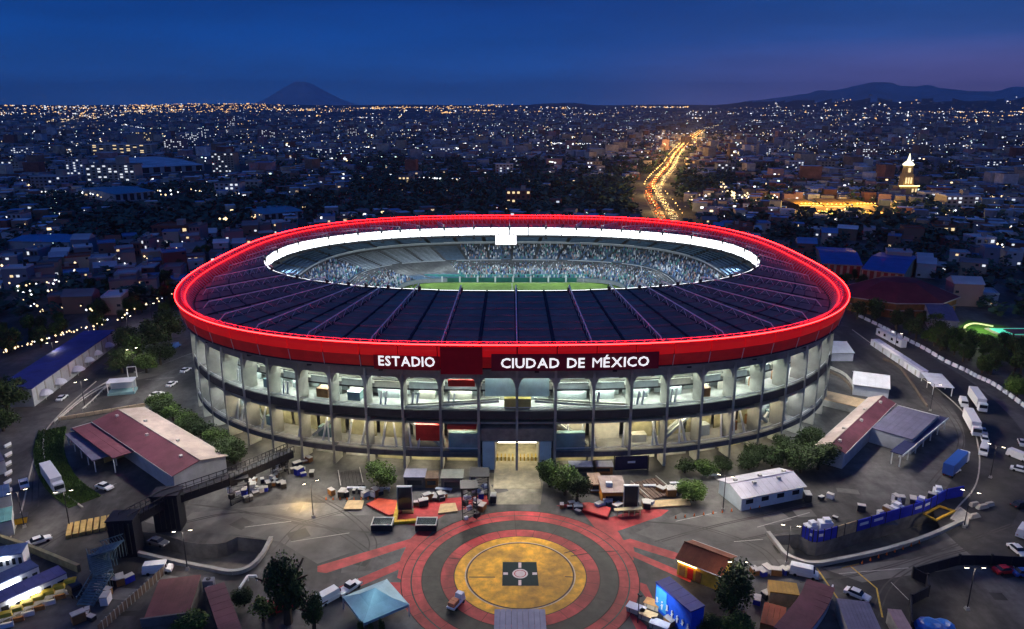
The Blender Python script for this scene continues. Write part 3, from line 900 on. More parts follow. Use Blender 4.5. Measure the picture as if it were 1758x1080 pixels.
# crowd on the seats
mb = MB(); crnd = random.Random(5)
for ti, (t0, t1, z0, z1, rows) in enumerate(TIERS):
    for s in range(40):
        if (ti, s) in EMPTY: continue
        if bowl(s * 4 + 2, (t0 + t1) / 2)[1] < 285: continue
        for r in range(rows):
            for k in range(13):
                if crnd.random() > (.62 if ti == 0 else .50): continue
                u = s * 4 + .2 + 3.6 * (k + crnd.random() * .8) / 13
                t = t0 + (t1 - t0) * (r + .5) / rows; z = z0 + (z1 - z0) * (r + 1) / rows
                p = bowl(u, t)
                mb.box((p[0], p[1], z), (.75, .5, 1.0 + crnd.random() * .5), crnd.random(), crnd.choice((0, 0, 1, 1, 1, 2, 2, 3, 3, 4, 5)), (.3, .3))
crowd = mb.build('crowd', [mat('shirt_white', (.75, .75, .72), .8, 0), mat('shirt_grey', (.35, .36, .38), .8, 0), mat('shirt_dark', (.04, .04, .05), .8, 0), mat('shirt_blue', (.10, .18, .34), .8, 0), mat('shirt_green', (.12, .36, .28), .8, 0), mat('shirt_skin', (.45, .28, .22), .8, 0)])
tag(crowd, 'spectators seen as specks filling the far stands under the white ring', 'crowd', kind='stuff')
# floodlights of the ground under the inner ring
for b in range(0, NB, 4):
    p = ip(float(b * SUB), -5.0, .4)
    f = MB().box((p[0], p[1], p[2] - .7), (1.6, .8, .9)).build('floodlight', dark_steel, ST)
    lamp('SPOT', 'pitch_flood', (p[0], p[1], p[2] - 1.0), 38000, (.74, .90, 1.0), ST, .6, (p[0] * .25, 336 + (p[1] - INCY) * .3 + (18 if p[1] < 300 else 0), 14), 110)

# sign letters and boards on the rim
def u_at(x): return (x - 1.4) / PERIM * ALL
maroon = mat('sign_maroon', (.05, .004, .012), .6, .2, .5, em=(.05, .001, .008), es=.35)
maroon2 = mat('sign_wine', (.16, .003, .010), .6, .15, .5, em=(.10, .0, .004), es=.25)
def board(x0, x1, z0, z1, o, m):
    mb = MB(); k = 6
    for t in range(k):
        a, b_ = u_at(x0 + (x1 - x0) * t / k), u_at(x0 + (x1 - x0) * (t + 1) / k)
        q = [sp(a, -o), sp(b_, -o), sp(b_, -o + .3), sp(a, -o + .3)]
        mb.prism([w[:2] for w in q], z0, z1)
    return mb.build('sign_board', m, ST)
board(-5.6, 40.2, 31.6, 36.4, .75, maroon)
board(-19.4, -8.0, 30.6, 38.3, .85, maroon2)
board(-37.8, -19.6, 31.6, 35.6, .75, maroon2)
letter_m = glow('letter_white', (1.0, .97, .98), .95)
def letters(txt, x0, x1, z0, h, board_o):
    cs = []; x = 0.0
    for ch in txt:
        if ch == ' ': x += .42; continue
        cu = D.curves.new('glyph', 'FONT'); cu.body = ch; cu.extrude = .03; cu.offset = 0 if ch == 'M' else .012; cu.resolution_u = 2
        o = D.objects.new('glyph', cu); COL.objects.link(o)
        bpy.context.view_layer.update()
        me = D.meshes.new_from_object(o.evaluated_get(bpy.context.evaluated_depsgraph_get()))
        D.objects.remove(o); D.curves.remove(cu)
        v = np.array([p.co[:] for p in me.vertices])
        v[:, 0] -= v[:, 0].min(); w = v[:, 0].max()
        cs.append((me, v, x, w)); x += w + (.10)
    k = (x1 - x0) / (x - .10); kz = h / .70
    for me, v, xo, w in cs:
        c = []
        for p in v:
            a = u_at(x0 + (p[0] + xo) * k); q = sp(a, -board_o - .12 - p[2] * 3); c.extend((q[0] - ST.location.x, q[1] - ST.location.y, z0 + p[1] * kz))
        me.vertices.foreach_set('co', c); me.update(); me.materials.clear(); me.materials.append(letter_m)
        link('letter', me, ST)
letters('ESTADIO', -36.4, -20.9, 32.75, 2.75, .75)
letters('CIUDAD DE MÉXICO', -3.0, 37.4, 32.55, 2.75, .75)
# flood lamps along the facade that light the forecourt
for c in range(-14, 15, 2):
    i = (c * SUB) % ALL
    p = sp(i + 2, 1.6, 30.6); q = sp(i + 2, -46, 0)
    f = MB().box((p[0], p[1], 30.3), (1.2, .6, .6)).build('forecourt_floodlight', dark_steel, ST)
    lamp('SPOT', 'forecourt_flood', (sp(i + 2, .2)[0], sp(i + 2, .2)[1], 30.1), FLOOD, (1.0, .93, .85), ST, 1.2, (q[0], q[1], 0), 120)
# ------------------------------------------------------------------ builders for the forecourt
maroon_roof = mat('roof_maroon', (.155, .052, .072), .7, .2, .25, stain=.25)
cream_roof = mat('roof_cream', (.46, .37, .33), .75, .2, .25, stain=.3)
pale_wall = mat('pale_wall', (.46, .48, .50), .8, .15, .3, stain=.2)
white_pvc = mat('white_tarpaulin', (.74, .75, .78), .55, .12, .3)
blue_roof = mat('roof_blue', (.035, .045, .23), .6, .2, .25, stain=.25)
slate_roof = mat('roof_slate', (.13, .125, .19), .6, .2, .3)
navy = mat('navy_steel', (.011, .013, .024), .5, .25, .6)
rail_m = mat('rail_metal', (.48, .46, .42), .5, .2, .8)
glass_dark = mat('dark_glass', (.02, .025, .035), .12, 0)
tyre_m = mat('tyre', (.015, .015, .015), .9, 0)
amber_in = glow('amber_room', (1.0, .60, .10), 1.6)
warm_bulb = glow('warm_bulb', (1.0, .86, .62), 16.0)
white_bulb = glow('white_bulb', (.92, .97, 1.0), 14.0)
bark = mat('bark', (.07, .05, .035), .9, .3, 1)

def frame(A, B, C, z):
    """Foot frame of a rectangular thing from three of its corners at height z (A-B long side, B-C short side)."""
    a, b, c = at(*A, z), at(*B, z), at(*C, z)
    u = b - a; L_ = u.length; u.normalize(); n = Vector((-u.y, u.x, 0))
    w = (c - b).dot(n)
    if w < 0:                       # swap so that the depth is positive to the left of the long side
        a, b = b, a; u = -u; n = -n; w = -w
    return (a.x, a.y, 0), math.atan2(u.y, u.x), L_, w

def hall(name, label, cat, A, B, C, h, rise, roofs, wall, panels=10, over=.5, windows=0, group=None):
    loc, rz, L_, W_ = frame(A, B, C, h)
    t = thing(name, label, cat, loc, rz, group)
    m = MB(); th = .3
    m.box((L_ / 2, th / 2, 0), (L_, th, h)); m.box((L_ / 2, W_ - th / 2, 0), (L_, th, h))
    m.box((th / 2, W_ / 2, 0), (th, W_ - 2 * th, h)); m.box((L_ - th / 2, W_ / 2, 0), (th, W_ - 2 * th, h))
    for x in (0.02, L_ - .02):      # gables
        s = .26 if x < 1 else -.26
        i = len(m.v)
        m.v += [(x, .1, h), (x, W_ - .1, h), (x, W_ / 2, h + rise - .06), (x + s, .1, h), (x + s, W_ - .1, h), (x + s, W_ / 2, h + rise - .06)]
        m.f += [(i, i + 1, i + 2), (i + 5, i + 4, i + 3), (i, i + 2, i + 5, i + 3), (i + 1, i + 4, i + 5, i + 2)]; m.m += [0] * 4
    m.build('wall', wall, t, False)
    for side, rm in ((0, roofs[0]), (1, roofs[1])):
        y0, y1 = (-over, W_ / 2) if side == 0 else (W_ / 2, W_ + over)
        for k in range(panels):
            x0 = -over + (L_ + 2 * over) * k / panels + .02; x1 = -over + (L_ + 2 * over) * (k + 1) / panels - .02
            q = MB(); za, zb = (h - rise * over / W_, h + rise) if side == 0 else (h + rise, h - rise * over / W_)
            i = len(q.v)
            q.v += [(x0, y0, za), (x1, y0, za), (x1, y1, zb), (x0, y1, zb), (x0, y0, za + .16), (x1, y0, za + .16), (x1, y1, zb + .16), (x0, y1, zb + .16)]
            q.f += [(3, 2, 1, 0), (4, 5, 6, 7), (0, 1, 5, 4), (1, 2, 6, 5), (2, 3, 7, 6), (3, 0, 4, 7)]; q.m += [0] * 6
            q.build('roof_panel', rm, t, False)
    MB().bar((-over, W_ / 2, h + rise + .2), (L_ + over, W_ / 2, h + rise + .2), .14, 5).build('ridge', roofs[0], t, False)
    for y in (-over - .08, W_ + over + .08):
        MB().bar((-over, y, h - .02), (L_ + over, y, h - .02), .12, 4).build('gutter', rail_m, t, False)
    if panels >= 11:
        for k in range(5):
            x = L_ * (k + .6) / 5; MB().box((x, W_ * (.36 if k % 2 else .64), h + rise * .62), (.9, .8, .9)).build('roof_vent', rail_m, t, False)
    for k in range(windows):
        for y in (-.03, W_ + .03):
            MB().box((L_ * (k + .5) / windows, y, h * .45), (L_ / windows * .45, .1, h * .32)).build('window', glass_dark, t, False)
    return t, L_, W_

def shed(name, label, cat, A, B, C, h, roof, wall, group=None, posts=False, thick=.25, slats=6):
    """Flat roofed building or canopy from three roof corners."""
    loc, rz, L_, W_ = frame(A, B, C, h)
    t = thing(name, label, cat, loc, rz, group)
    for k in range(slats):
        MB().box((L_ * (k + .5) / slats, W_ / 2, h), (L_ / slats - .05, W_ + .5, thick)).build('roof_panel', roof, t, False)
    if posts:
        for x in np.linspace(.3, L_ - .3, max(2, int(L_ / 6) + 1)):
            for y in (.3, W_ - .3): MB().box((x, y, 0), (.25, .25, h)).build('post', wall, t, False)
    else:
        m = MB(); th = .25
        m.box((L_ / 2, th / 2, 0), (L_, th, h)); m.box((L_ / 2, W_ - th / 2, 0), (L_, th, h))
        m.box((th / 2, W_ / 2, 0), (th, W_ - 2 * th, h)); m.box((L_ - th / 2, W_ / 2, 0), (th, W_ - 2 * th, h))
        m.build('wall', wall, t, False)
    return t, L_, W_

# ---- trees
def leaf_mesh(name, seed, n, flat_=1.0, lobes=7, leaf=.085):
    r = random.Random(seed); m = MB()
    cs = [(0, 0, 0, .74)] * 3 + [(r.uniform(-.48, .48), r.uniform(-.48, .48), r.uniform(-.42, .42), .30 + r.random() * .22) for _ in range(lobes)]
    for k in range(n):
        cx, cy_, cz, rad = r.choice(cs)
        d = Vector((r.gauss(0, 1), r.gauss(0, 1), r.gauss(0, 1))); d.normalize()
        q = rad * (r.random() ** .45)
        p = Vector((cx, cy_, cz)) + d * q
        if p.z < -.62: p.z = -.62 + r.random() * .2
        a = Vector((r.gauss(0, 1), r.gauss(0, 1), r.gauss(0, .7))); a.normalize()
        b = a.cross(d + Vector((r.gauss(0, .4),) * 3)); b.normalize()
        s = leaf * (.6 + r.random() * .9)
        m.face([p - a * s, p - b * s * .7, p + a * s, p + b * s * .7], 0 if r.random() < .6 else 1)
    return m
leaf_dark = mat('leaf_dark', (.030, .050, .018), .8, .45, 1.2)
leaf_mid = mat('leaf_mid', (.050, .085, .022), .8, .45, 1.2)
leaf_lit = mat('leaf_bright', (.085, .150, .025), .8, .4, 1.2)
CROWN = {}
for kind, (a, b) in {'dark': (leaf_dark, leaf_mid), 'green': (leaf_mid, leaf_lit), 'bright': (leaf_lit, leaf_lit)}.items():
    CROWN[kind] = [leaf_mesh('crown', 40 + s, 4200 if s < 2 else 1300, lobes=9 + s, leaf=.050 if s < 2 else .075).mesh('crown_' + kind, [a, b]) for s in range(4)]
tm = MB(); tm.bar((0, 0, 0), (.02, .01, .45), .045, 6, r1=.03)
for a in range(5):
    t = a * 2 * PI / 5; tm.bar((.02, .01, .36 + a * .03), (.26 * math.cos(t), .26 * math.sin(t), .66 + .04 * (a % 2)), .022, 4, r1=.009)
TRUNK = tm.mesh('trunk', bark)
trnd = random.Random(21)
def tree(x, y, h, w, kind, label, group=None, big=False):
    t = thing('tree', label, 'tree', (x, y, 0), trnd.random() * 6.28, group)
    link('trunk', TRUNK, t, s=(h * 1.1, h * 1.1, h))
    cm = CROWN[kind][trnd.randrange(2) if big else trnd.randrange(4)]
    link('crown', cm, t, (0, 0, h * .54), trnd.random() * 6, (w * .50, w * .50 * (.85 + trnd.random() * .3), h * .50))
    return t
def ptree(px_, yb, hpx, wpx, kind, label, group=None, big=False):
    p = at(px_, yb); s = FOC / (p.y * math.cos(PITCH) + CAM_H * math.sin(PITCH))
    dep = PITCH + math.atan((yb - CPY) / FOC)
    return tree(p.x, p.y, hpx / s / math.cos(dep) * .95, wpx / s * (1.0 if hpx > 70 else 1.32), kind, label, group, big)

# ---- vehicles
def car_template(name, label, col, kind='saloon'):
    paint = mat('paint_' + '_'.join(label.split()[:1]), col, .35, .05, 1)
    t = thing(name, label, {'saloon': 'car', 'van': 'van', 'pickup': 'pickup', 'lorry': 'lorry'}[kind])
    if kind == 'lorry':
        MB().box((0, 0, 1.0), (11.5, 2.5, 2.9)).build('cargo_box', paint, t, False)
        c = MB().box((7.15, 0, .6), (2.0, 2.4, 2.5), top=(1.7, 2.3)); c.build('cab', white_pvc, t, False)
        MB().box((8.1, 0, 1.75), (.3, 2.1, .95)).build('windscreen', glass_dark, t, False)
        MB().box((.6, 0, .55), (12.6, 1.2, .4)).build('chassis', dark_steel, t, False)
        wx = (-4.6, -3.4, 6.9); wr = .52; hy = 1.05; fx = 8.2
    else:
        L_, W_ = {'saloon': (4.7, 1.85), 'van': (5.6, 2.1), 'pickup': (5.3, 1.95)}[kind]
        b = MB()
        prof_ = {'saloon': [(-2.35, .35), (-2.35, .85), (-1.7, .98), (1.1, .95), (2.2, .78), (2.35, .4)], 'van': [(-2.8, .35), (-2.8, 1.2), (1.6, 1.2), (2.6, .95), (2.8, .4)], 'pickup': [(-2.65, .45), (-2.65, 1.0), (-.9, 1.0), (1.0, 1.02), (2.4, .92), (2.65, .5)]}[kind]
        n = len(prof_)
        for s in (-W_ / 2, W_ / 2): b.v += [(x, s, z) for x, z in prof_]
        b.f += [tuple(range(n - 1, -1, -1)), tuple(range(n, 2 * n))]; b.m += [0, 0]
        for k in range(n):
            j = (k + 1) % n; b.f.append((k, j, n + j, n + k)); b.m.append(0)
        b.f = [tuple(reversed(f)) for f in b.f]
        b.build('body', paint, t, False)
        cb = {'saloon': ((-.35, 0, .93), (2.7, 1.65, .52), (1.6, 1.35)), 'van': ((-.5, 0, 1.19), (4.5, 2.0, 1.0), (4.2, 1.8)), 'pickup': ((.25, 0, 1.0), (1.9, 1.75, .65), (1.3, 1.5))}[kind]
        MB().box(cb[0], cb[1], 0, 0, cb[2]).build('cabin', glass_dark if kind != 'van' else paint, t, False)
        MB().box((cb[0][0], 0, cb[0][2] + cb[1][2]), (cb[2][0] * .96, cb[2][1] * .96, .05)).build('roof', paint, t, False)
        if kind == 'van': MB().box((1.78, 0, 1.35), (.3, 1.7, .6)).build('windscreen', glass_dark, t, False)
        wx = (-L_ * .3, L_ * .31); wr = .34; hy = W_ / 2 - .06; fx = L_ / 2
    w = MB()
    for k in range(10):
        a, c = 2 * PI * k / 10, 2 * PI * (k + 1) / 10
        w.face([(wr * math.cos(a), -.12, wr * math.sin(a)), (wr * math.cos(c), -.12, wr * math.sin(c)), (wr * math.cos(c), .12, wr * math.sin(c)), (wr * math.cos(a), .12, wr * math.sin(a))])
    w.face([(wr * math.cos(2 * PI * k / 10), .12, wr * math.sin(2 * PI * k / 10)) for k in range(10)]); w.face([(wr * math.cos(-2 * PI * k / 10), -.12, wr * math.sin(-2 * PI * k / 10)) for k in range(10)])
    wm = w.mesh('wheel', tyre_m)
    for x in wx:
        for s in (-1, 1): link('wheel', wm, t, (x, s * hy, wr))
    hm = MB().box((0, 0, 0), (.08, .36, .18)).mesh('headlight', mat('lens', (.7, .7, .66), .2, 0))
    tmh = MB().box((0, 0, 0), (.08, .3, .16)).mesh('tail_light', mat('tail_lens', (.4, .01, .01), .3, 0))
    for s in (-1, 1):
        link('headlight', hm, t, (fx + .02, s * .62, .62)); link('tail_light', tmh, t, (-fx if kind != 'lorry' else -5.78, s * .66, .72))
    return t
TPL = {}
def car(col, kind, p0, p1, label, group='vehicles parked around the stadium', s=1.1):
    """A vehicle standing midway between pixels p0 (tail) and p1 (nose)."""
    cols = {'white': (.78, .78, .77), 'silver': (.42, .43, .45), 'black': (.02, .02, .025), 'red': (.40, .015, .02), 'blue': (.03, .09, .34), 'yellow': (.70, .40, .02), 'grey': (.14, .14, .15)}
    a, b = at(*p0), at(*p1); c = (a + b) / 2; rz = math.atan2(b.y - a.y, b.x - a.x)
    nm = {'saloon': 'parked_car', 'van': 'parked_van', 'pickup': 'pickup_truck', 'lorry': 'lorry'}[kind]
    k = (col, kind)
    if k not in TPL:
        t = car_template(nm, col + ' ' + kind, cols[col], kind)
        TPL[k] = t; t.location = (c.x, c.y, .02); t.rotation_euler = (0, 0, rz); t.scale = (s, s, s); t['label'] = label; t['group'] = group
        return t
    return dup(TPL[k], (c.x, c.y, .02), rz, label, group, s)

# ---- street lamps
def make_lamp():
    t = thing('street_lamp', 'tall street lamp', 'street lamp')
    MB().box((0, 0, 0), (.9, .9, .6), top=(.6, .6)).build('base', concrete, t, False)
    MB().bar((0, 0, .5), (0, 0, 9.8), .14, 6, r1=.08).build('pole', dark_steel, t, False)
    for s in (-1, 1):
        MB().bar((0, 0, 9.7), (s * 1.5, 0, 10.1), .06, 4).build('arm', dark_steel, t, False)
        h = MB().box((s * 1.7, 0, 10.0), (.9, .36, .2)).build('lamp_head', dark_steel, t, False)
        MB().box((s * 1.7, 0, 9.93), (.8, .3, .06)).build('lens', warm_bulb, h, False)
    l = D.lights.new('street_light', 'SPOT'); l.energy = 2300; l.color = (1, .87, .70); l.spot_size = math.radians(158); l.spot_blend = .8; l.shadow_soft_size = .6
    o = D.objects.new('street_light', l); COL.objects.link(o); o.parent = t; o.location = (0, 0, 9.7)
    return t
LAMP = None
def street_lamp(px_, py_, label, rz=0.0, e=None):
    global LAMP
    p = at(px_, py_)
    if LAMP is None:
        LAMP = make_lamp(); LAMP.location = p; LAMP.rotation_euler = (0, 0, rz); LAMP['label'] = label; LAMP['group'] = 'street lamps of the forecourt'
        return LAMP
    return dup(LAMP, p, rz, label, 'street lamps of the forecourt')
for a in [
    (538, 888, 'dark street lamp standing alone on the asphalt before the left of the stadium', .6),
    (1241, 876, 'dark street lamp at the left end of the white gabled shed', -.4),
    (322, 978, 'street lamp rising behind the parapet of the empty left ramp', .2),
    (1350, 968, 'street lamp at the bend of the long ramp parapet', -.2),
    (146, 700, 'street lamp beside the guard rails near the blue roof', .9),
    (1597, 705, 'street lamp between the white awning and the right hall', -.7),
    (42, 905, 'street lamp by the orange skip at the road', .7),
    (1655, 905, 'street lamp at the upper end of the long ramp parapet', -.5),




    (232, 640, 'street lamp on the bend behind the left hall', .8),
    (1535, 610, 'street lamp by the row of white containers', -.8),
    (1700, 820, 'street lamp on the right ring road', -.8),
    (120, 905, 'street lamp near the footbridge stairs', .3),
    (1260, 1035, 'street lamp under the tree by the orange hut', 0),


    (1660, 1046, 'street lamp inside the navy fence', 0),
    (222, 580, 'street lamp on the far bend of the left road', .9), (262, 556, 'street lamp farthest along the left road', .9), (96, 628, 'street lamp rising behind the deep blue roof', .5),
]: street_lamp(*a)

# ------------------------------------------------------------------ left hall
t, L_, W_ = hall('sports_hall', 'long low hall with maroon and cream roof slopes left of the stadium', 'hall', (245, 700), (387, 783), (291, 812), 5.2, 1.6, (cream_roof, maroon_roof), pale_wall, 14)
LHALL = t
t, L_, W_ = shed('entrance_canopy', 'maroon flat canopy lit amber underneath in front of the left hall', 'canopy', (124, 737), (206, 713), (240, 772), 4.6, maroon_roof, white_steel, posts=True, slats=5)
MB().box((L_ * .5, W_ * .7, 0), (L_ * .9, .3, 4.2)).build('back_wall', mat('amber_wall', (.62, .46, .16), .8, .2, .5), t, False)
MB().box((L_ * .5, W_ * .5, 4.35), (L_ * .7, 1.2, .12)).build('light_panel', amber_in, t, False)
MB().box((L_ * .5, -.4, 3.9), (L_ + .6, .25, 1.0)).build('fascia', pale_wall, t, False)
shed('side_canopy', 'slate canopy with pale edge at the corner of the left hall', 'canopy', (113, 746), (160, 792), (198, 778), 3.6, slate_roof, white_steel, posts=True, slats=4)
p = at(190, 822); lamp('POINT', 'canopy_light', (p.x, p.y, 3.2), 2600, (1, .66, .22), LHALL, .5)
# lawn strip with its clipped edge
lawn = smooth(px([(90, 738), (84, 772), (92, 806), (112, 836), (146, 862)]), 8)
lw = [3.2, 4.8]
tag(ribbon(lawn, 8.0, .0, .25).build('lawn', grass_m), kind='structure')
gm = MB(); r = random.Random(4)
for k in range(5200):
    i = r.randrange(len(lawn) - 1); a, b = lawn[i], lawn[i + 1]; d = (b - a).normalized(); nrm = Vector((-d.y, d.x, 0))
    q = a + (b - a) * r.random() + nrm * (r.random() - .5) * 7.6
    w = Vector((r.gauss(0, .3), r.gauss(0, .3), 0)); hh = .35 + r.random() * .5
    gm.face([(q.x - .14, q.y, .25), (q.x + .14, q.y, .25), (q.x + w.x, q.y + w.y, .25 + hh)], 0 if r.random() < .6 else 1)
tag(gm.build('grass', [leaf_mid, leaf_lit]), 'bright green grass on the curved strip beside the left ring road', 'grass', kind='stuff')
hp = px([(150, 866), (120, 842), (98, 812), (88, 776), (94, 742)])
t = thing('lawn_kerb', 'pale curved kerb edging the green strip by the white lorry', 'kerb', hp[0])
ribbon(smooth(px([(76, 738), (75, 775), (84, 812), (106, 844), (142, 872)]), 6), .4, 0, .35).build('kerb_stone', kerb_m, t)
# ------------------------------------------------------------------ right hall
t, L_, W_ = hall('sports_hall', 'long low hall with maroon and cream roof slopes right of the stadium', 'hall', (1404, 764), (1494, 683), (1536, 691), 5.2, 1.6, (cream_roof, maroon_roof), pale_wall, 14)
loc, rz, L2, W2 = frame((1404, 764), (1494, 683), (1490, 802), 5.2)
t2, La, Wa = shed('hall_annexe', 'dark flat roofed annexe with pale edges on the far side of the right hall', 'annexe', (1541, 698), (1610, 716), (1590, 762), 4.8, slate_roof, pale_wall, slats=7)
MB().box((La / 2, -.35, 4.4), (La + .5, .2, .8)).build('fascia', white_steel, t2, False)
t2, La, Wa = shed('annexe_canopy', 'dark blue canopy with white rim along the annexe of the right hall', 'canopy', (1548, 782), (1626, 718), (1616, 708), 3.8, mat('roof_navy', (.03, .035, .10), .6, .2, .4), white_steel, posts=True, slats=7)
MB().box((La / 2, -.35, 3.6), (La + .6, .2, .5)).build('rim', white_steel, t2, False)
t2, La, Wa = shed('loading_dock', 'beige loading dock between the stadium and the right hall', 'dock', (1418, 672), (1497, 690), (1492, 704), 2.4, mat('dock_beige', (.55, .40, .24), .8, .2, .4), concrete, slats=8)
# ------------------------------------------------------------------ blue roofed building on the far left
t, L_, W_ = shed('blue_roofed_building', 'large building with flat deep blue roof and long pale wall beyond the left road', 'building', (54, 668), (198, 567), (120, 585), 6.5, blue_roof, pale_wall, slats=16)
for k in range(12):
    MB().box((L_ * (k + .5) / 12, -.06, 1.2), (L_ / 12 * .12, .18, 5.0)).build('pilaster', concrete, t, False)
for i, (x, y, s) in enumerate([(80, 686, 1.2), (104, 667, 1.2), (135, 645, 1.25), (153, 629, 1.1), (168, 617, 1.0), (187, 603, 1.15)]):
    p = at(x, y)
    t = thing('parasol', ['white round parasol nearest the end of the long pale wall', 'white parasol, second from the near end of the long pale wall', 'largest white parasol midway along the long pale wall', 'white parasol just past the middle of the long pale wall', 'smallest white parasol near the far end of the long pale wall', 'white parasol farthest along the long pale wall'][i], 'parasol', p, 0, 'white parasols along the pale wall')
    MB().bar((0, 0, 0), (0, 0, 3.0), .08, 5).build('pole', white_steel, t, False)
    MB().lathe([(2.2 * s, 2.4), (2.0 * s, 2.8), (1.4 * s, 3.5), (.7 * s, 3.9), (.02, 4.05)], seg=12).build('canopy', white_pvc, t, False)
# guard rails of the left slip road
for lab, pts in (('outer guard rail of the left slip road', [(94, 728), (118, 706), (150, 680), (190, 656)]), ('middle guard rail of the left slip road', [(104, 722), (132, 698), (165, 675), (198, 660)]), ('short guard rail of the left slip road by the white stage', [(142, 706), (160, 690), (180, 670), (196, 664)])):
    w = smooth(px(pts), 4); t = thing('guard_rail', 'pale ' + lab, 'guard rail', w[0], 0, 'guard rails of the slip road')
    for a, b in zip(w, w[1:]):
        MB().bar((a.x, a.y, .9), (b.x, b.y, .9), .22, 4).build('rail', rail_m, t)
        MB().bar((a.x, a.y, 0), (a.x, a.y, .9), .12, 4).build('post', concrete, t)
hp = px([(100, 722), (250, 697)]); t = thing('low_wall', 'long tan low wall behind the left hall', 'wall', hp[0])
for k in range(10):
    a = hp[0].lerp(hp[1], k / 10 + .003); b = hp[0].lerp(hp[1], (k + 1) / 10 - .003); ribbon([a, b], .6, 0, 1.1).build('wall_segment', mat('wall_tan', (.42, .33, .22), .8, .2, .6), t)
# white stage box
p = at(211, 674); t = thing('stage_box', 'white boxy stage with tall frame beside the left trees', 'stage', p, .25)
MB().box((0, 0, 0), (9, 5, 1.0)).build('deck', mat('stage_teal', (.20, .34, .36), .6, .2, .5), t, False)
MB().box((0, 2.2, 1.0), (8.4, .3, 3.6)).build('backdrop', white_pvc, t, False)
MB().box((0, 0, 4.6), (9, 5, .3)).build('roof', white_pvc, t, False)
for x in (-4.2, 4.2):
    for y in (-2.2, 1.9): MB().box((x, y, 1.0), (.25, .25, 3.6)).build('post', white_steel, t, False)
m = MB(); m.path([(2, 2, 4.9), (2, 2, 9), (5, 2, 9), (5, 2, 4.9)], .16)
m.build('truss_frame', white_steel, t, False)

# ------------------------------------------------------------------ dark footbridge with towers and stairs
bp = [at(500, 778, 7), at(450, 800, 7), at(390, 826, 7.2), at(284, 862, 7.5), at(214, 900, 7.5)]
t = thing('footbridge', 'dark steel footbridge on two black towers running from the stadium to a stair', 'footbridge', (bp[3].x, bp[3].y, 0))
for a, b in zip(bp, bp[1:]):
    d = (b - a).normalized(); n = Vector((-d.y, d.x, 0))
    m = MB(); m.bar(a, b, 1.5, 4); m.build('deck', navy, t)
    for s in (-1, 1):
        m = MB(); q = n * (1.5 * s)
        for k in range(9):
            u = a.lerp(b, k / 8) + q; m.bar(u + Vector((0, 0, .6)), u + Vector((0, 0, 2.6)), .09, 4)
        m.bar(a + q + Vector((0, 0, 2.6)), b + q + Vector((0, 0, 2.6)), .12, 4); m.bar(a + q + Vector((0, 0, 1.6)), b + q + Vector((0, 0, 1.6)), .08, 4)
        m.build('railing', dark_steel, t)
for k, (x, y, w, h) in enumerate(((287, 914, 6.0, 9.6), (212, 958, 5.6, 9.4))):
    p = at(x, y)
    m = MB().box((p.x, p.y + 2.4, 0), (w, 4.6, h), .12).box((p.x, p.y + 2.4, h), (w + .5, 5.1, .35), .12)
    tw = m.build('tower', navy, t)
    for q in range(5):
        MB().box((p.x - w * .4 + q * w * .2, p.y + .0, 1), (.14, .3, h - 1.5), .12).build('cladding_rib', dark_steel, t)
st_ = [at(205, 935, 7.2), at(165, 948, 5.0), at(178, 985, 3.2), at(146, 1040, .2)]
teal_steel = mat('teal_steel', (.10, .17, .20), .5, .3, .8)
for a, b in zip(st_, st_[1:]):
    d = (b - a).normalized(); n = Vector((-d.y, d.x, 0)).normalized()
    for k in range(12):
        u = a.lerp(b, (k + .5) / 12)
        ribbon([u - Vector((d.x, d.y, 0)) * .3, u + Vector((d.x, d.y, 0)) * .3], 3.4, u.z, .12).build('stair_tread', teal_steel, t)
    for s in (-1, 1):
        m = MB(); q = n * 1.75 * s
        m.bar(a + q, b + q, .2, 4); m.bar(a + q + Vector((0, 0, 1.6)), b + q + Vector((0, 0, 1.6)), .1, 4)
        for k in range(8):
            u, v = a.lerp(b, k / 8) + q, a.lerp(b, (k + 1) / 8) + q
            m.bar(u, v + Vector((0, 0, 1.6)), .07, 3); m.bar(u, (u.x, u.y, max(0.0, u.z - 4)), .09, 3)
        m.build('stair_truss', teal_steel, t)
m = MB(); p = at(160, 905)
t = thing('scaffold_deck', 'slatted yellow wooden deck beside the footbridge stair', 'deck', p, .45)
for k in range(8):
    MB().box((-5 + k * 1.45, 0, .0), (1.1, 6.2, .9)).build('plank', mat('wood_yellow', (.42, .29, .10), .7, .3, .8), t, False)

# ------------------------------------------------------------------ bottom left corner: long sheds, maroon court
for lab, A, B, C, h, r_, w_ in (
    ('long blue grey shed roof cut by the photo corner, farthest of the three', (-40, 962), (38, 950), (30, 936), 4.0, mat('roof_bluegrey', (.10, .16, .33), .5, .2, .4), white_pvc),
    ('white sided market shed with dark window openings, middle of the three sheds', (-60, 1030), (66, 972), (58, 960), 4.2, mat('roof_dusk', (.10, .13, .25), .5, .2, .4), white_pvc),
    ('violet blue shed roof behind the yellow stalls, nearest of the three', (-60, 1062), (114, 984), (102, 972), 4.2, mat('roof_violet', (.13, .13, .28), .5, .2, .4), white_pvc)):
    t, L_, W_ = shed('market_shed', lab, 'shed', A, B, C, h, r_, w_, 'market sheds in the corner', slats=10)
    for k in range(7):
        MB().box((L_ * (k + .5) / 7, -.06, 1.6), (L_ / 7 * .5, .2, 1.5)).build('window', glass_dark, t, False)
    MB().box((L_ * .55, -.5, 3.2), (L_ * .3, .3, .5)).build('light_panel', white_bulb, t, False)
yl = mat('stall_yellow', (.62, .40, .03), .6, .25, .6)
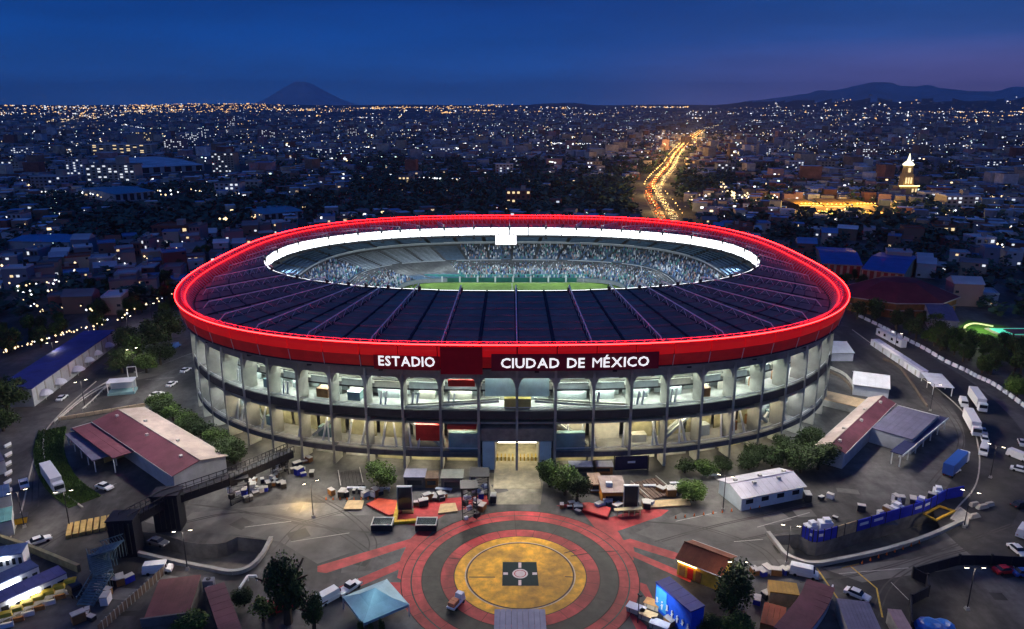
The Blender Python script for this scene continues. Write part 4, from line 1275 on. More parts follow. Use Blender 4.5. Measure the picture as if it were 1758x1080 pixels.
for k in range(7):
    p = at(14 + k * 18, 1072 - k * 9.6)
    t = thing('market_stall', ['yellow canopy market stall nearest the photo corner', 'second yellow market stall from the corner', 'third yellow market stall from the corner', 'fourth yellow market stall, midway along the row', 'fifth yellow market stall from the corner', 'sixth yellow market stall, next to last by the stair', 'yellow market stall at the stair end of the row'][k], 'stall', p, .42, 'yellow stalls')
    MB().box((0, 0, 2.4), (2.6, 2.4, .5), top=(1.9, 1.2)).build('canopy', yl, t, False)
    MB().box((0, -.9, 0), (2.3, .5, 1.0)).build('counter', [white_pvc, brown_kiosk][k % 2], t, False)
    for x in (-1.1, 1.1):
        for y in (-1.0, 1.0): MB().box((x, y, 0), (.1, .1, 2.4)).build('post', white_steel, t, False)
    MB().box((0, 0, 2.3), (.8, .3, .07)).build('lamp', warm_bulb, t, False)
wp = px([(-10, 926), (60, 950), (137, 982)], 0)
t = thing('boundary_wall', 'olive boundary wall crossing the road above the blue shed roofs', 'wall', wp[0])
for a, b in zip(wp, wp[1:]):
    for k in range(5): ribbon([a.lerp(b, k / 5 + .004), a.lerp(b, (k + 1) / 5 - .004)], .8, 0, 1.8).build('wall_segment', mat('wall_olive', (.24, .22, .13), .8, .25, .5), t)
t, L_, W_ = shed('court_roof', 'broad flat maroon roof in the lower left with a dark far edge', 'roof', (273, 998), (345, 989), (341, 1056), 3.0, mat('roof_wine', (.16, .058, .060), .7, .2, .3, stain=.3), concrete_dark, slats=7)
MB().box((L_ / 2, W_ + .2, 2.2), (L_ + .6, .4, 1.9)).build('parapet', concrete_dark, t, False)
t, L_, W_ = shed('walkway_roof', 'long maroon walkway roof sloping off the bottom left edge', 'roof', (383, 1001), (420, 1100), (383, 1100), 3.4, maroon_roof, concrete_dark, slats=9)
for k in range(5):
    p = at(360 + k * 6, 1012 + k * 15)
    t = thing('air_unit', ['grey roof machine closest to the ramp between the maroon roofs', 'second grey roof machine between the maroon roofs', 'third grey roof machine between the maroon roofs', 'fourth grey roof machine between the maroon roofs', 'lowest grey roof machine between the maroon roofs'][k], 'machine', p, .1, 'roof machines')
    MB().box((0, 0, 0), (2.2, 1.5, 2.6)).build('casing', mat('unit_grey', (.22, .23, .27), .5, .2, .6), t, False)
    MB().lathe([(.5, 2.6), (.5, 2.75), (.1, 2.8)], seg=10).build('fan', dark_steel, t, False)
fp = px([(287, 982), (250, 1016), (212, 1050), (170, 1088)])
t = thing('boundary_fence', 'brown diagonal fence beside the broad maroon roof', 'fence', fp[0])
for a, b in zip(fp, fp[1:]):
    for k in range(6):
        u, v = a.lerp(b, k / 6), a.lerp(b, (k + 1) / 6)
        ribbon([u, u.lerp(v, .95)], .2, .1, 1.9).build('fence_panel', mat('fence_brown', (.17, .12, .09), .8, .3, .6), t)
        MB().box((u.x, u.y, 0), (.25, .25, 2.2)).build('post', concrete, t)
m = MB(); a, b, c, d = px([(412, 1018), (426, 997), (441, 997), (443, 1018)], 0)
t = thing('pipe_railing', 'white pipe frame on a small green plot by the big dark tree', 'frame', a)
MB().path([(a.x, a.y, 1.2), (b.x, b.y, 1.2), (c.x, c.y, 1.2)], .3).build('top_rail', white_steel, t)
for q in (a, b, c): MB().bar((q.x, q.y, 0), (q.x, q.y, 1.2), .2).build('post', white_steel, t)

# ------------------------------------------------------------------ stalls before the facade
def screen(x, yb, w, h, rz, label, y2=None):
    p = at(x, yb); t = thing('display_screen', label, 'screen', p, rz)
    MB().box((0, 0, .6), (w, .5, h)).build('panel', glass_dark, t, False)
    for s in (-1, 1): MB().box((s * (w / 2 + .15), 0, 0), (.2, .7, h + .8)).build('post', rail_m, t, False)
    MB().box((0, 0, h + .62), (w + .5, .7, .3)).build('top_rail', white_steel, t, False)
    MB().box((0, 0, .0), (w + 1, 2.4, .3)).build('base', brown_kiosk, t, False)
screen(696, 878, 3.4, 6.4, .02, 'tall black display screen on the red platform left of the entrance')
screen(1082, 876, 3.4, 6.4, -.02, 'tall black display screen beside the orange hut right of the entrance')
def kiosk(x, yb, w, d, h, roof, wall, rz, label, slats=4, name='kiosk'):
    p = at(x, yb); t = thing(name, label, 'kiosk', p, rz)
    MB().box((0, d / 2, 0), (w, d, h)).build('body', wall, t, False)
    for k in range(slats): MB().box((-w / 2 - .2 + (w + .4) * (k + .5) / slats, d / 2 - .2, h), ((w + .4) / slats - .05, d + .6, .2)).build('roof_panel', roof, t, False)
    MB().box((0, -.05, 1.0), (w * .7, .16, h * .4)).build('hatch', glass_dark, t, False)
    return t
lav = mat('roof_lavender', (.27, .27, .36), .6, .15, .4)
kiosk(712, 838, 5.6, 4.4, 3.4, lav, concrete_dark, 0, 'kiosk with smooth lavender roof behind the left screen')
kiosk(741, 838, 3.4, 4.0, 3.0, mat('roof_brown', (.16, .11, .08), .7, .3, .5), brown_kiosk, .05, 'small brown kiosk beside the lavender roofed one')
kiosk(776, 842, 5.8, 4.6, 3.8, mat('roof_greengrey', (.24, .25, .22), .6, .2, .4), concrete_dark, 0, 'grey green slatted kiosk left of the entrance', 6)
kiosk(1000, 815, 7.5, 3.0, 2.6, mat('roof_periwinkle', (.20, .22, .38), .6, .15, .4), concrete_dark, 0, 'periwinkle blue roofed kiosk against the facade right of the entrance', 5)
kiosk(1035, 815, 5.5, 3.0, 2.6, lav, brown_kiosk, 0, 'grey roofed kiosk against the facade beside the blue banner')
t = kiosk(1054, 866, 6.4, 8.5, 3.6, mat('roof_pinkgrey', (.33, .25, .23), .7, .25, .5, stain=.3), mat('hut_orange', (.72, .24, .03), .6, .2, .5), .02, 'bright orange hut with two part pinkish roof right of the entrance', 2, 'orange_hut')
MB().box((-1.0, 3.0, 3.8), (1.6, 1.2, 1.1)).build('roof_unit', white_pvc, t, False)
kiosk(1024, 846, 3.2, 6.0, 2.6, mat('roof_tan', (.30, .20, .15), .7, .25, .5), brown_kiosk, .06, 'narrow tan roofed stall left of the orange hut')
# navy banner wall
pA = sp(u_at(36.5), 1.2); t = thing('banner_wall', 'navy banner wall with a small white emblem at the foot of the facade', 'banner', (pA[0], pA[1], 0))
MB().box((pA[0] - 2, pA[1], .2), (9.5, .3, 4.2), .09).build('banner', mat('banner_navy', (.012, .014, .06), .5, .2, .5), t)
MB().box((pA[0] - 2, pA[1] - .22, 2.3), (2.2, .08, .6), .09).build('emblem', white_pvc, t)
for s in (-1, 1): MB().box((pA[0] - 2 + 4.9 * s, pA[1] + .1, 0), (.25, .4, 4.6), .09).build('post', dark_steel, t)
# boardwalks
for lab, x, y, n_, rz, m_ in (('brown boardwalk of slanting planks right of the orange hut', 1130, 850, 9, .38, mat('wood_dark', (.13, .085, .065), .8, .3, .7)), ('dim plank pile beside the round tree left of the entrance', 610, 832, 7, .3, mat('wood_black', (.05, .045, .045), .8, .3, .7))):
    p = at(x, y); t = thing('boardwalk', lab, 'boardwalk', p, rz)
    for k in range(n_): MB().box((-4 + k * 1.0, 3, .1 + .05 * (k % 3)), (.8, 9.5, .35)).build('plank', m_, t, False)
    for k in (0, n_ - 1): MB().bar((-4 + k, -1.6, 1.2), (-4 + k, 7.6, 1.2), .12, 4).build('rail', rail_m, t, False)
# mats and platforms
def slab(name, label, cat, pts, h, m, rim=None):
    P_ = px(pts); c = sum(P_, Vector()) / len(P_); t = thing(name, label, cat, (c.x, c.y, 0))
    q = P_ if fl_area(P_) > 0 else P_[::-1]
    MB().prism([(v.x, v.y) for v in q], .026, h).build('top', m, t)
    if rim:
        for a, b in zip(q, q[1:] + q[:1]): MB().bar((a.x, a.y, h * .7), (b.x, b.y, h * .7), .22, 4).build('rim', rim, t)
    return t
wood_tan = mat('wood_tan', (.52, .38, .20), .7, .25, .6)
slab('platform', 'tan square platform at the left end of the stalls', 'platform', [(591, 876), (620, 876), (624, 862), (598, 862)], .5, wood_tan, wood_tan)
slab('platform', 'bright red orange platform left of the tall black screen', 'platform', [(630, 868), (668, 887), (690, 882), (684, 862), (650, 858)], .5, mat('platform_red', (.62, .09, .04), .6, .2, .5), red_paint)
slab('platform', 'long tan and orange platform beyond the right screen', 'platform', [(1108, 874), (1185, 868), (1180, 858), (1110, 863)], .4, wood_tan, wood_tan)
slab('platform', 'tan platform between the left screen and the black truss tower', 'platform', [(752, 884), (786, 880), (782, 866), (756, 868)], .5, wood_tan)
yb_ = mat('barrier_yellow', (.72, .46, .04), .6, .2, .8)
for lab, pts in (('yellow kerb barrier running down beside the left screen', [(686, 862), (677, 898)]), ('yellow kerb barrier between the two dark topped boxes', [(676, 899), (716, 896)])):
    a, b = px(pts); t = thing('kerb_barrier', lab, 'barrier', a)
    for k in range(4): ribbon([a.lerp(b, k / 4), a.lerp(b, (k + .95) / 4)], 1.0, .026, .7).build('barrier_segment', yb_, t)
for lab, pts in (('white bench at the left end by the tan platform', [(596, 842), (628, 842)]), ('white bench below the round tree left of the entrance', [(647, 843), (670, 843)]), ('white bench left of the black truss tower', [(748, 843), (776, 845)]), ('pinkish bench at the left of the orange hut', [(1004, 846), (1034, 846)]), ('pale bench before the brown boardwalk', [(1104, 838), (1126, 838)]), ('white bench beside the bright green bush', [(1150, 834), (1172, 833)]), ('white bench behind the bright green bush near the gabled shed', [(1206, 820), (1230, 820)])):
    a, b = px(pts); t = thing('bench', lab, 'bench', a, 0, 'pale benches before the facade')
    ribbon([a, b], .9, .75, .25).build('seat', white_pvc, t)
    for q in (.1, .9): u = a.lerp(b, q); MB().box((u.x, u.y, 0), (.4, .7, .75)).build('leg', concrete, t)
for lab, x in (('dark topped box with pale frame on the asphalt, left of the pair', 655), ('dark topped box with pale frame on the red path, right of the pair', 731)):
    p = at(x, 913); t = thing('skylight_box', lab, 'box', p, 0, 'dark topped boxes')
    MB().box((0, 2.0, 0), (5.2, 3.6, 1.6)).build('body', navy, t, False)
    MB().box((0, 2.0, 1.6), (4.6, 3.0, .12)).build('lid', glass_dark, t, False)
    for s in (-1, 1):
        MB().box((s * 2.5, 2.0, 1.6), (.25, 3.9, .2)).build('frame_bar', rail_m, t, False); MB().box((0, 2.0 + s * 1.75, 1.602), (4.7, .25, .2)).build('frame_bar', rail_m, t, False)
# black truss towers with white cases
def truss_tower(x, yb, w, h, rz, label, n=9, seed=1):
    p = at(x, yb); t = thing('truss_tower', label, 'truss tower', p, rz)
    for sx in (-1, 1):
        for sy in (-1, 1): MB().bar((sx * w / 2, sy * w / 2, 0), (sx * w / 2, sy * w / 2, h), .12, 4).build('upright', dark_steel, t, False)
    k = max(2, int(h / 1.6))
    for i in range(k):
        z0, z1 = h * i / k, h * (i + 1) / k; m = MB()
        for (a, b) in (((-1, -1), (1, -1)), ((1, -1), (1, 1)), ((1, 1), (-1, 1)), ((-1, 1), (-1, -1))):
            m.bar((a[0] * w / 2, a[1] * w / 2, z0), (b[0] * w / 2, b[1] * w / 2, z1), .07, 3); m.bar((a[0] * w / 2, a[1] * w / 2, z1), (b[0] * w / 2, b[1] * w / 2, z1), .07, 3)
        m.build('bracing', dark_steel, t, False)
    rr = random.Random(seed)
    for i in range(n):
        s = .5 + rr.random() * .9
        MB().box((rr.uniform(-w, w) * .55, -w / 2 - .2 + rr.random() * w, rr.random() * h * .9), (s, s * .7, s * .9), rr.random()).build('equipment_case', white_pvc if rr.random() < .45 else dark_steel, t, False)
    MB().box((0, 0, h), (w + .8, w + .8, .3)).build('platform', dark_steel, t, False)
truss_tower(806, 886, 3.6, 8.8, .1, 'black truss tower hung with white cases, nearer of the pair left of the entrance', 14, 2)
truss_tower(824, 850, 4.4, 6.6, .0, 'black truss tower hung with white cases, farther of the pair beside the entrance', 12, 4)
truss_tower(480, 812, 4.2, 5.0, .5, 'low black truss tower with blue and white cases under the footbridge end', 12, 7)
truss_tower(412, 858, 4.6, 7.0, .4, 'dark truss tower in front of the left hall gable', 8, 9)
slab('counter', 'low red counter at the edge of the round court', 'counter', [(1000, 880), (1042, 892), (1048, 876), (1012, 868)], .9, mat('counter_red', (.50, .03, .03), .5, .2, .5), red_paint)
m_ = mat('prop_cream', (.62, .52, .28), .7, .25, .6)
p = at(1078, 884); t = thing('trestle_stand', 'cream trestle stand under the right screen', 'stand', p, .1)
for k in range(5): MB().bar((-3 + k * 1.5, -.6, 0), (-2.6 + k * 1.5, .4, 1.6), .16, 4).build('leg', m_, t, False)
MB().box((0, 0, 1.6), (7.4, 1.4, .2)).build('top', m_, t, False)
# ------------------------------------------------------------------ white shed, orange hut, blue booth, tent
hall('storage_shed', 'white gabled storage shed standing before the right of the stadium', 'shed', (1274, 855), (1380, 834), (1345, 804), 3.8, 1.5, (mat('roof_white', (.58, .56, .62), .6, .12, .3, stain=.15), MATS['roof_white']), mat('wall_ice', (.56, .64, .68), .7, .12, .3), 11, windows=4)
amb = mat('hut_wall', (.66, .40, .05), .7, .2, .5)
t, L_, W_ = hall('souvenir_hut', 'brown gabled hut with wall lit yellow orange right of the round court', 'hut', (1164, 959), (1236, 987), (1250, 952), 4.0, 1.8, (mat('roof_rust', (.20, .055, .025), .7, .2, .4, stain=.25), MATS['roof_rust']), amb, 9)
for k in range(3):
    MB().box((1.2 + k * 1.9, -.1, .2), (1.3, .2, 2.6)).build('shutter', [brown_kiosk, red_kiosk, brown_kiosk][k], t, False)
MB().box((L_ * .25, -.55, 3.75), (L_ * .45, .25, .1)).build('lamp', glow('hut_lamp', (1, .66, .2), 22.0), t, False)
pa, pb, pc = at(1124, 1044), at(1184, 1098), at(1200, 1060)
rz = math.atan2(pb.y - pa.y, pb.x - pa.x)
t = thing('blue_booth', 'vivid blue booth with white figures on its walls beside the court', 'booth', (pa.x, pa.y, 0), rz)
Lb, Wb = (pb - pa).length, 3.2
blue_b = mat('booth_blue', (.012, .085, .62), .5, .2, .4); blue_l = mat('booth_light_blue', (.05, .30, .70), .5, .2, .4)
MB().box((Lb / 2, Wb / 2, 0), (Lb, Wb, 6.2), top=(Lb, Wb)).build('body', blue_b, t, False)
for k in range(5): MB().box((Lb * (k + .5) / 5, Wb / 2, 6.2), (Lb / 5 - .06, Wb + .5, .3)).build('roof_panel', mat('booth_navy', (.015, .03, .25), .5, .2, .4), t, False)
MB().box((1.9, -.06, .8), (3.2, .14, 5.0)).build('panel', blue_l, t, False)
for k in range(7):
    x = .8 + k * (Lb - 1.4) / 6; rr = random.Random(k)
    m = MB().box((x, -.2, 1.2 + rr.random()), (.28, .08, 1.2), top=(.45, .08)).ball((x, -.2, 2.75 + rr.random() * .4), .22, 0, 6, 4)
    m.bar((x - .4, -.2, 2.0), (x + .4, -.2, 2.3 + rr.random() * .5), .08, 3); m.build('figure', white_pvc, t, False)
m = MB().bar((2, -6, 0), (2, -6, 6.4), .09, 5).box((2, -5.8, 6.4), (.9, .5, .35)); m.build('added_lamp_mast', dark_steel, t, False)  # mast and its spot are added to brighten the booth front
l_ = lamp('SPOT', 'booth_fill_light', (0, 0, 0), 2600, (.92, .97, 1), None, .3, cone=100); l_.parent = t; l_.location = (2.2, -5.4, 6.2); l_.rotation_euler = (Vector((3.2, 0, 2.6)) - Vector((2.2, -5.4, 6.2))).to_track_quat('-Z', 'Y').to_euler()
for i, (x, y, w, m1) in enumerate(((1092, 1050, 3.6, white_pvc), (1120, 1042, 3.0, mat('counter_orange', (.70, .36, .12), .6, .2, .5)), (1112, 1062, 3.4, wood_tan), (1132, 1078, 3.6, white_pvc))):
    p = at(x, y); t = thing('sales_counter', ['white sales counter closest to the round court', 'orange topped sales counter beside the blue booth', 'tan sales counter in the middle of the group by the blue booth', 'white sales counter in front of the blue booth'][i], 'counter', p, -.55, 'sales counters by the blue booth')
    MB().box((0, 0, 0), (w, 1.8, 1.1)).build('body', mat('counter_cream', (.60, .50, .38), .7, .2, .5), t, False); MB().box((0, 0, 1.1), (w + .3, 2.1, .12)).build('top', m1, t, False)
    for s in (-1, 1): MB().box((s * w * .3, -.95, .2), (.1, .1, .8)).build('divider', dark_steel, t, False)
cen = at(646, 1052); t = thing('marquee', 'teal white pyramid marquee glowing at the foot of the photo', 'marquee', (cen.x, cen.y, 0), .62)
tent_m = mat('marquee_teal', (.34, .54, .60), .5, .12, .4, stain=.2); S = 5.0
cs = [(-S, -S), (S, -S), (S, S), (-S, S)]
for k in range(4):
    a, b = cs[k], cs[(k + 1) % 4]
    mid = ((a[0] + b[0]) / 4, (a[1] + b[1]) / 4)
    m = MB(); m.face([(*a, 3.0), (*b, 3.0), (b[0] * .5, b[1] * .5, 4.1), (a[0] * .5, a[1] * .5, 4.1)]); m.face([(a[0] * .5, a[1] * .5, 4.1), (b[0] * .5, b[1] * .5, 4.1), (0, 0, 6.0)])
    m.build('roof_panel', tent_m, t, False)
    ribbon([a, b], .08, 2.4, .6).build('valance', tent_m, t, False)
    MB().box((a[0], a[1], 0), (.2, .2, 3.0)).build('post', white_steel, t, False)
lamp('POINT', 'marquee_light', (cen.x - 2, cen.y - 3, 9.5), 800, (.70, .95, 1), t, .4)
for i, (dx, dy) in enumerate(((-1.6, -7.6), (.4, -8.4), (2.4, -7.2))):
    t2 = thing('cypress', ['small dark cypress left of the trio before the marquee', 'small dark cypress in the middle of the trio before the marquee', 'small dark cypress right of the trio before the marquee'][i], 'tree', (cen.x + dx, cen.y + dy, 0))
    link('trunk', TRUNK, t2, s=(2, 2, 2)); link('crown', CROWN['dark'][i], t2, (0, 0, 2.6), i, (.9, .9, 2.4))
t, L_, W_ = shed('ticket_booth', 'grey ribbed roof of a booth at the bottom edge in front of the court', 'booth', (849, 1049), (936, 1049), (936, 1090), 3.0, lav, concrete_dark, slats=9)
# ------------------------------------------------------------------ right foreground
t, L_, W_ = shed('amber_kiosk', 'amber roofed kiosk between the trees and the curved maroon roof', 'kiosk', (1318, 998), (1368, 1004), (1370, 1022), 3.2, mat('roof_amber', (.50, .28, .05), .6, .2, .4), wood_tan, slats=7)
t, L_, W_ = shed('snack_stand', 'low reddish snack stand under the amber kiosk', 'stand', (1312, 1036), (1350, 1046), (1338, 1078), 2.6, mat('roof_brick', (.40, .09, .04), .7, .2, .4), brown_kiosk, slats=4)
cv = smooth(px([(1409, 1003), (1398, 1030), (1378, 1058), (1352, 1090)], 3.4), 3)
t = thing('curved_walkway', 'curved maroon walkway roof with white side wall at the bottom right', 'walkway', (cv[0].x, cv[0].y, 0))
for a, b in zip(cv, cv[1:]): ribbon([a, a.lerp(b, .985)], 5.6, 3.4, .25).build('roof_panel', maroon_roof, t)
cw = [q + Vector((2.6, 0, 0)) for q in cv]
for a, b in zip(cw, cw[1:]): ribbon([a, b], .3, 0, 3.3).build('side_wall', white_pvc, t)
cw = [q - Vector((2.4, .4, 0)) for q in cv]
for a in cw: MB().box((a.x, a.y, 0), (.3, .3, 3.4)).build('post', white_pvc, t)
shed('ribbed_shed', 'small shed with violet grey ribbed roof below the two tone car', 'shed', (1436, 1030), (1492, 1036), (1488, 1088), 3.0, mat('roof_ribbed', (.17, .165, .24), .5, .2, .4), concrete, slats=9)
shed('pink_cabin', 'narrow cabin with pinkish flat roof at the bottom right', 'cabin', (1524, 1048), (1548, 1050), (1549, 1090), 2.8, mat('roof_pink', (.36, .25, .26), .7, .15, .5), concrete, slats=3)
for q in ([(1402, 975), (1440, 1030)], [(1460, 972), (1505, 1010), (1515, 1060)], [(1445, 975), (1475, 968)]):
    struct('road_markings', ribbon(px(q), .35, .018), mat('yellow_line', (.55, .36, .06), .7, .3, 1))
fpts = px([(1563, 1088), (1562, 1040), (1592, 1024), (1590, 1004), (1566, 992), (1645, 970), (1700, 970), (1770, 974)])
t = thing('navy_fence', 'navy hoarding fence enclosing a yard at the right edge', 'fence', fpts[0])
for a, b in zip(fpts, fpts[1:]):
    n_ = max(1, int((b - a).length / 3))
    for k in range(n_):
        u, v = a.lerp(b, k / n_ + .006), a.lerp(b, (k + 1) / n_ - .006); ribbon([u, v], .25, .05, 2.5).build('fence_panel', navy, t)
    MB().box((a.x, a.y, 0), (.4, .4, 2.9)).build('post', dark_steel, t)
tp = at(1598, 1082); t = thing('tarpaulin_heap', 'bright blue tarpaulin heap at the bottom right corner', 'tarpaulin', tp)
m = MB().ball((0, 0, .4), 3.2, 0, 10, 6, .45); m.ball((3.0, .8, .3), 2.2, 0, 9, 5, .5); m.build('sheet', mat('tarp_blue', (.02, .16, .55), .4, .3, .8), t, False)
# blue hoarding along the ramp
hp = smooth(px([(1376, 921), (1388, 928), (1402, 931), (1425, 926), (1448, 919), (1493, 906), (1543, 891), (1583, 879), (1606, 868)]), 2)
hp += px([(1622, 858), (1652, 852)])
t = thing('blue_hoarding', 'long blue hoarding with pale lettering patches curving along the sunken ramp', 'hoarding', hp[0])
hb = mat('hoarding_blue', (.022, .035, .40), .5, .2, .4)
for i, (a, b) in enumerate(zip(hp, hp[1:])):
    tan_panel = i in (7, 8)
    f = ribbon([a.lerp(b, .01), b.lerp(a, .01)], .25, .1, 3.0).build('hoarding_panel', wood_tan if tan_panel else hb, t)
    MB().box((a.x, a.y, 0), (.3, .3, 3.3)).build('post', dark_steel, t)
    if i in (2, 4, 9, 10, 13, 14, 18):
        d = (b - a).normalized(); n = Vector((d.y, -d.x, 0)); n = n if n.y < 0 else -n
        u, v = a.lerp(b, .2) + n * .19, b.lerp(a, .2) + n * .19
        ribbon([u, v], .08, 1.5, .7).build('lettering_patch', white_pvc, t)
for i, (x, y) in enumerate(((1415, 912), (1392, 910), (1538, 878), (1580, 868), (1610, 850))):
    p = at(x, y); t = thing('crate', ['white crate stack behind the low end of the blue hoarding', 'low white crate at the very end of the blue hoarding', 'white crate behind the middle of the blue hoarding', 'blue and white crate near the upper end of the blue hoarding', 'white crate at the corner of the blue hoarding'][i], 'crate', p, .3 * i)
    MB().box((0, 0, 0), (3.2, 2.2, 1.6 + (i == 0) * 1.2)).build('body', white_pvc if i != 3 else hb, t, False); MB().box((.3, 0, 1.6 + (i == 0) * 1.2), (1.6, 1.4, .8)).build('lid', white_pvc, t, False)
fy = mat('frame_yellow', (.60, .36, .04), .6, .2, .6)
t = thing('yellow_barrier', 'yellow painted barrier frame on the ground above the ramp end', 'barrier', at(1620, 885))
q = px([(1586, 886), (1612, 872), (1638, 880), (1606, 896), (1586, 886)])
for a, b in zip(q, q[1:]): MB().bar((a.x, a.y, .5), (b.x, b.y, .5), .3, 4).build('rail', fy, t)
q = px([(1632, 894), (1648, 873), (1660, 884), (1662, 900)])
slab('pavement_island', 'pale triangular traffic island at the end of the ramp parapet', 'traffic island', [(1632, 892), (1648, 872), (1664, 884), (1660, 904)], .2, concrete, kerb_m)
for i, (x, y) in enumerate(((1672, 868), (1686, 872), (1698, 868), (1672, 888))):
    p = at(x, y); t = thing('concrete_block', ['pale concrete block left of the four beside the traffic island', 'pale concrete block second of the four beside the traffic island', 'pale long concrete block right of the four beside the traffic island', 'pale concrete block lowest of the four beside the traffic island'][i], 'block', p, .3)
    MB().box((0, 0, 0), (2.6 + i % 2, 1.2, 1.0), top=(2.2, .7)).build('body', kerb_m, t, False)
# ------------------------------------------------------------------ white tents, containers and barriers on the right
def tent(label, A, B, C, h, rise, name='event_tent'):
    return hall(name, label, 'tent', A, B, C, h, rise, (white_pvc, white_pvc), white_pvc, 5, .3)
tent('white gabled tent tucked against the right side of the stadium', (1420, 606), (1466, 606), (1452, 586), 3.6, 2.2)
tent('white gabled tent on the asphalt beyond the loading dock', (1466, 660), (1527, 668), (1521, 645), 4.0, 2.4)
for k in range(2):
    A, B = (1508 + k * 22, 574 + k * 12), (1529 + k * 22, 585 + k * 12)
    a, b = at(*A), at(*B); t = thing('container', ['white office container, farther of the two by the barrier line', 'white office container, nearer of the two by the barrier line'][k], 'container', a, math.atan2(b.y - a.y, b.x - a.x), 'white containers')
    l = (b - a).length; MB().box((l / 2, 0, 0), (l, 2.6, 3.0)).build('body', white_pvc, t, False); MB().box((l / 2, 0, 3.0), (l - .3, 2.3, .15)).build('roof', white_steel, t, False)
    for q in (.25, .7): MB().box((l * q, -1.34, 1.2), (1.4, .1, 1.1)).build('window', glass_dark, t, False)
for k in range(6):
    A, B = (1500 + k * 14.2, 592 + k * 9.6), (1513.4 + k * 14.2, 601 + k * 9.6)
    a, b = at(*A), at(*B); t = thing('container', ['white site container at the far end of the row of six', 'second white site container in the row of six', 'third white site container in the row of six', 'fourth white site container in the row of six', 'fifth white site container in the row of six', 'white site container next to the white awning'][k], 'container', a, math.atan2(b.y - a.y, b.x - a.x), 'white containers')
    l = (b - a).length; MB().box((l / 2, 0, 0), (l, 3.0, 2.7)).build('body', white_pvc, t, False); MB().box((l / 2, 1.0, 2.7), (l - .2, 2.0, .12)).build('roof', mat('roof_bluewhite', (.45, .48, .62), .5, .1, .5), t, False)
    MB().box((l * .5, -1.53, .2), (1.0, .08, 2.0)).build('door', rail_m, t, False)
shed('white_awning', 'flat white awning at the near end of the container row', 'awning', (1582, 640), (1602, 664), (1633, 662), 3.2, white_pvc, white_steel, posts=True, slats=5)
bl = smooth(px([(1473, 543), (1508, 560), (1530, 571), (1563, 588), (1590, 602), (1623, 622), (1658, 638), (1678, 649), (1703, 660), (1733, 680), (1765, 704)]), 3)
for k in range(len(bl) - 1):
    a, b = bl[k], bl[k].lerp(bl[k + 1], .72); t = thing('road_barrier', 'white concrete barrier in the line edging the right ring road', 'barrier', a, math.atan2(b.y - a.y, b.x - a.x), 'white barriers along the right ring road')
    l = (b - a).length; MB().box((l / 2, 0, 0), (l, 1.0, .5), top=(l, .6)).build('foot', white_pvc, t, False); MB().box((l / 2, 0, .5), (l, .5, .9), top=(l, .35)).build('body', white_pvc, t, False)
for lab, pts in (('dark concrete divider curving across the asphalt by the white tents', [(1516, 618), (1540, 628), (1562, 655), (1592, 700)]), ('brown guard rail leading from the stadium to the white tent', [(1424, 640), (1448, 652), (1466, 674)]), ('pale curved guard rail beside the right stair', [(1424, 632), (1452, 646), (1470, 672)])):
    w = smooth(px(pts), 3); t = thing('divider', lab, 'divider', w[0])
    for a, b in zip(w, w[1:]): ribbon([a, a.lerp(b, .96)], .5, 0, 1.0).build('segment', mat('divider_brown', (.13, .10, .08), .8, .2, .6) if 'pale' not in lab else rail_m, t)
# left edge: striped boards, orange skip
for k in range(7):
    p = at(14 + (k % 2), 768 + k * 16); t = thing('road_barrier', 'white barrier board in the line along the left edge road', 'barrier', p, 1.4, 'white barriers along the left edge road')
    MB().box((0, 0, 0), (1.8, .7, .4)).build('foot', concrete, t, False); MB().box((0, 0, .4), (2.4, .3, .9)).build('board', white_pvc, t, False)
p = at(32, 898); t = thing('skip', 'orange yellow skip beside the road at the left edge', 'skip', p, .5)
MB().box((0, 0, .2), (3.6, 2.2, 1.6), top=(4.4, 2.6)).build('body', mat('skip_yellow', (.70, .40, .03), .5, .2, .6), t, False); MB().box((0, 0, 1.8), (4.5, 2.7, .12)).build('rim', dark_steel, t, False)
for i, (A, B, C, r_) in enumerate((((-30, 862), (18, 850), (14, 832), mat('roof_steel_blue', (.10, .16, .30), .5, .2, .4)), ((-30, 905), (20, 893), (16, 872), mat('roof_teal', (.08, .20, .22), .5, .2, .4)), ((-30, 800), (8, 790), (4, 770), slate_roof))):
    shed('roadside_shop', ['steel blue roofed shop at the left edge, middle of the three', 'teal roofed shop at the left edge, nearest the orange skip', 'slate roofed shop at the left edge, farthest along the road'][i], 'shop', A, B, C, 4.0, r_, pale_wall, slats=4)
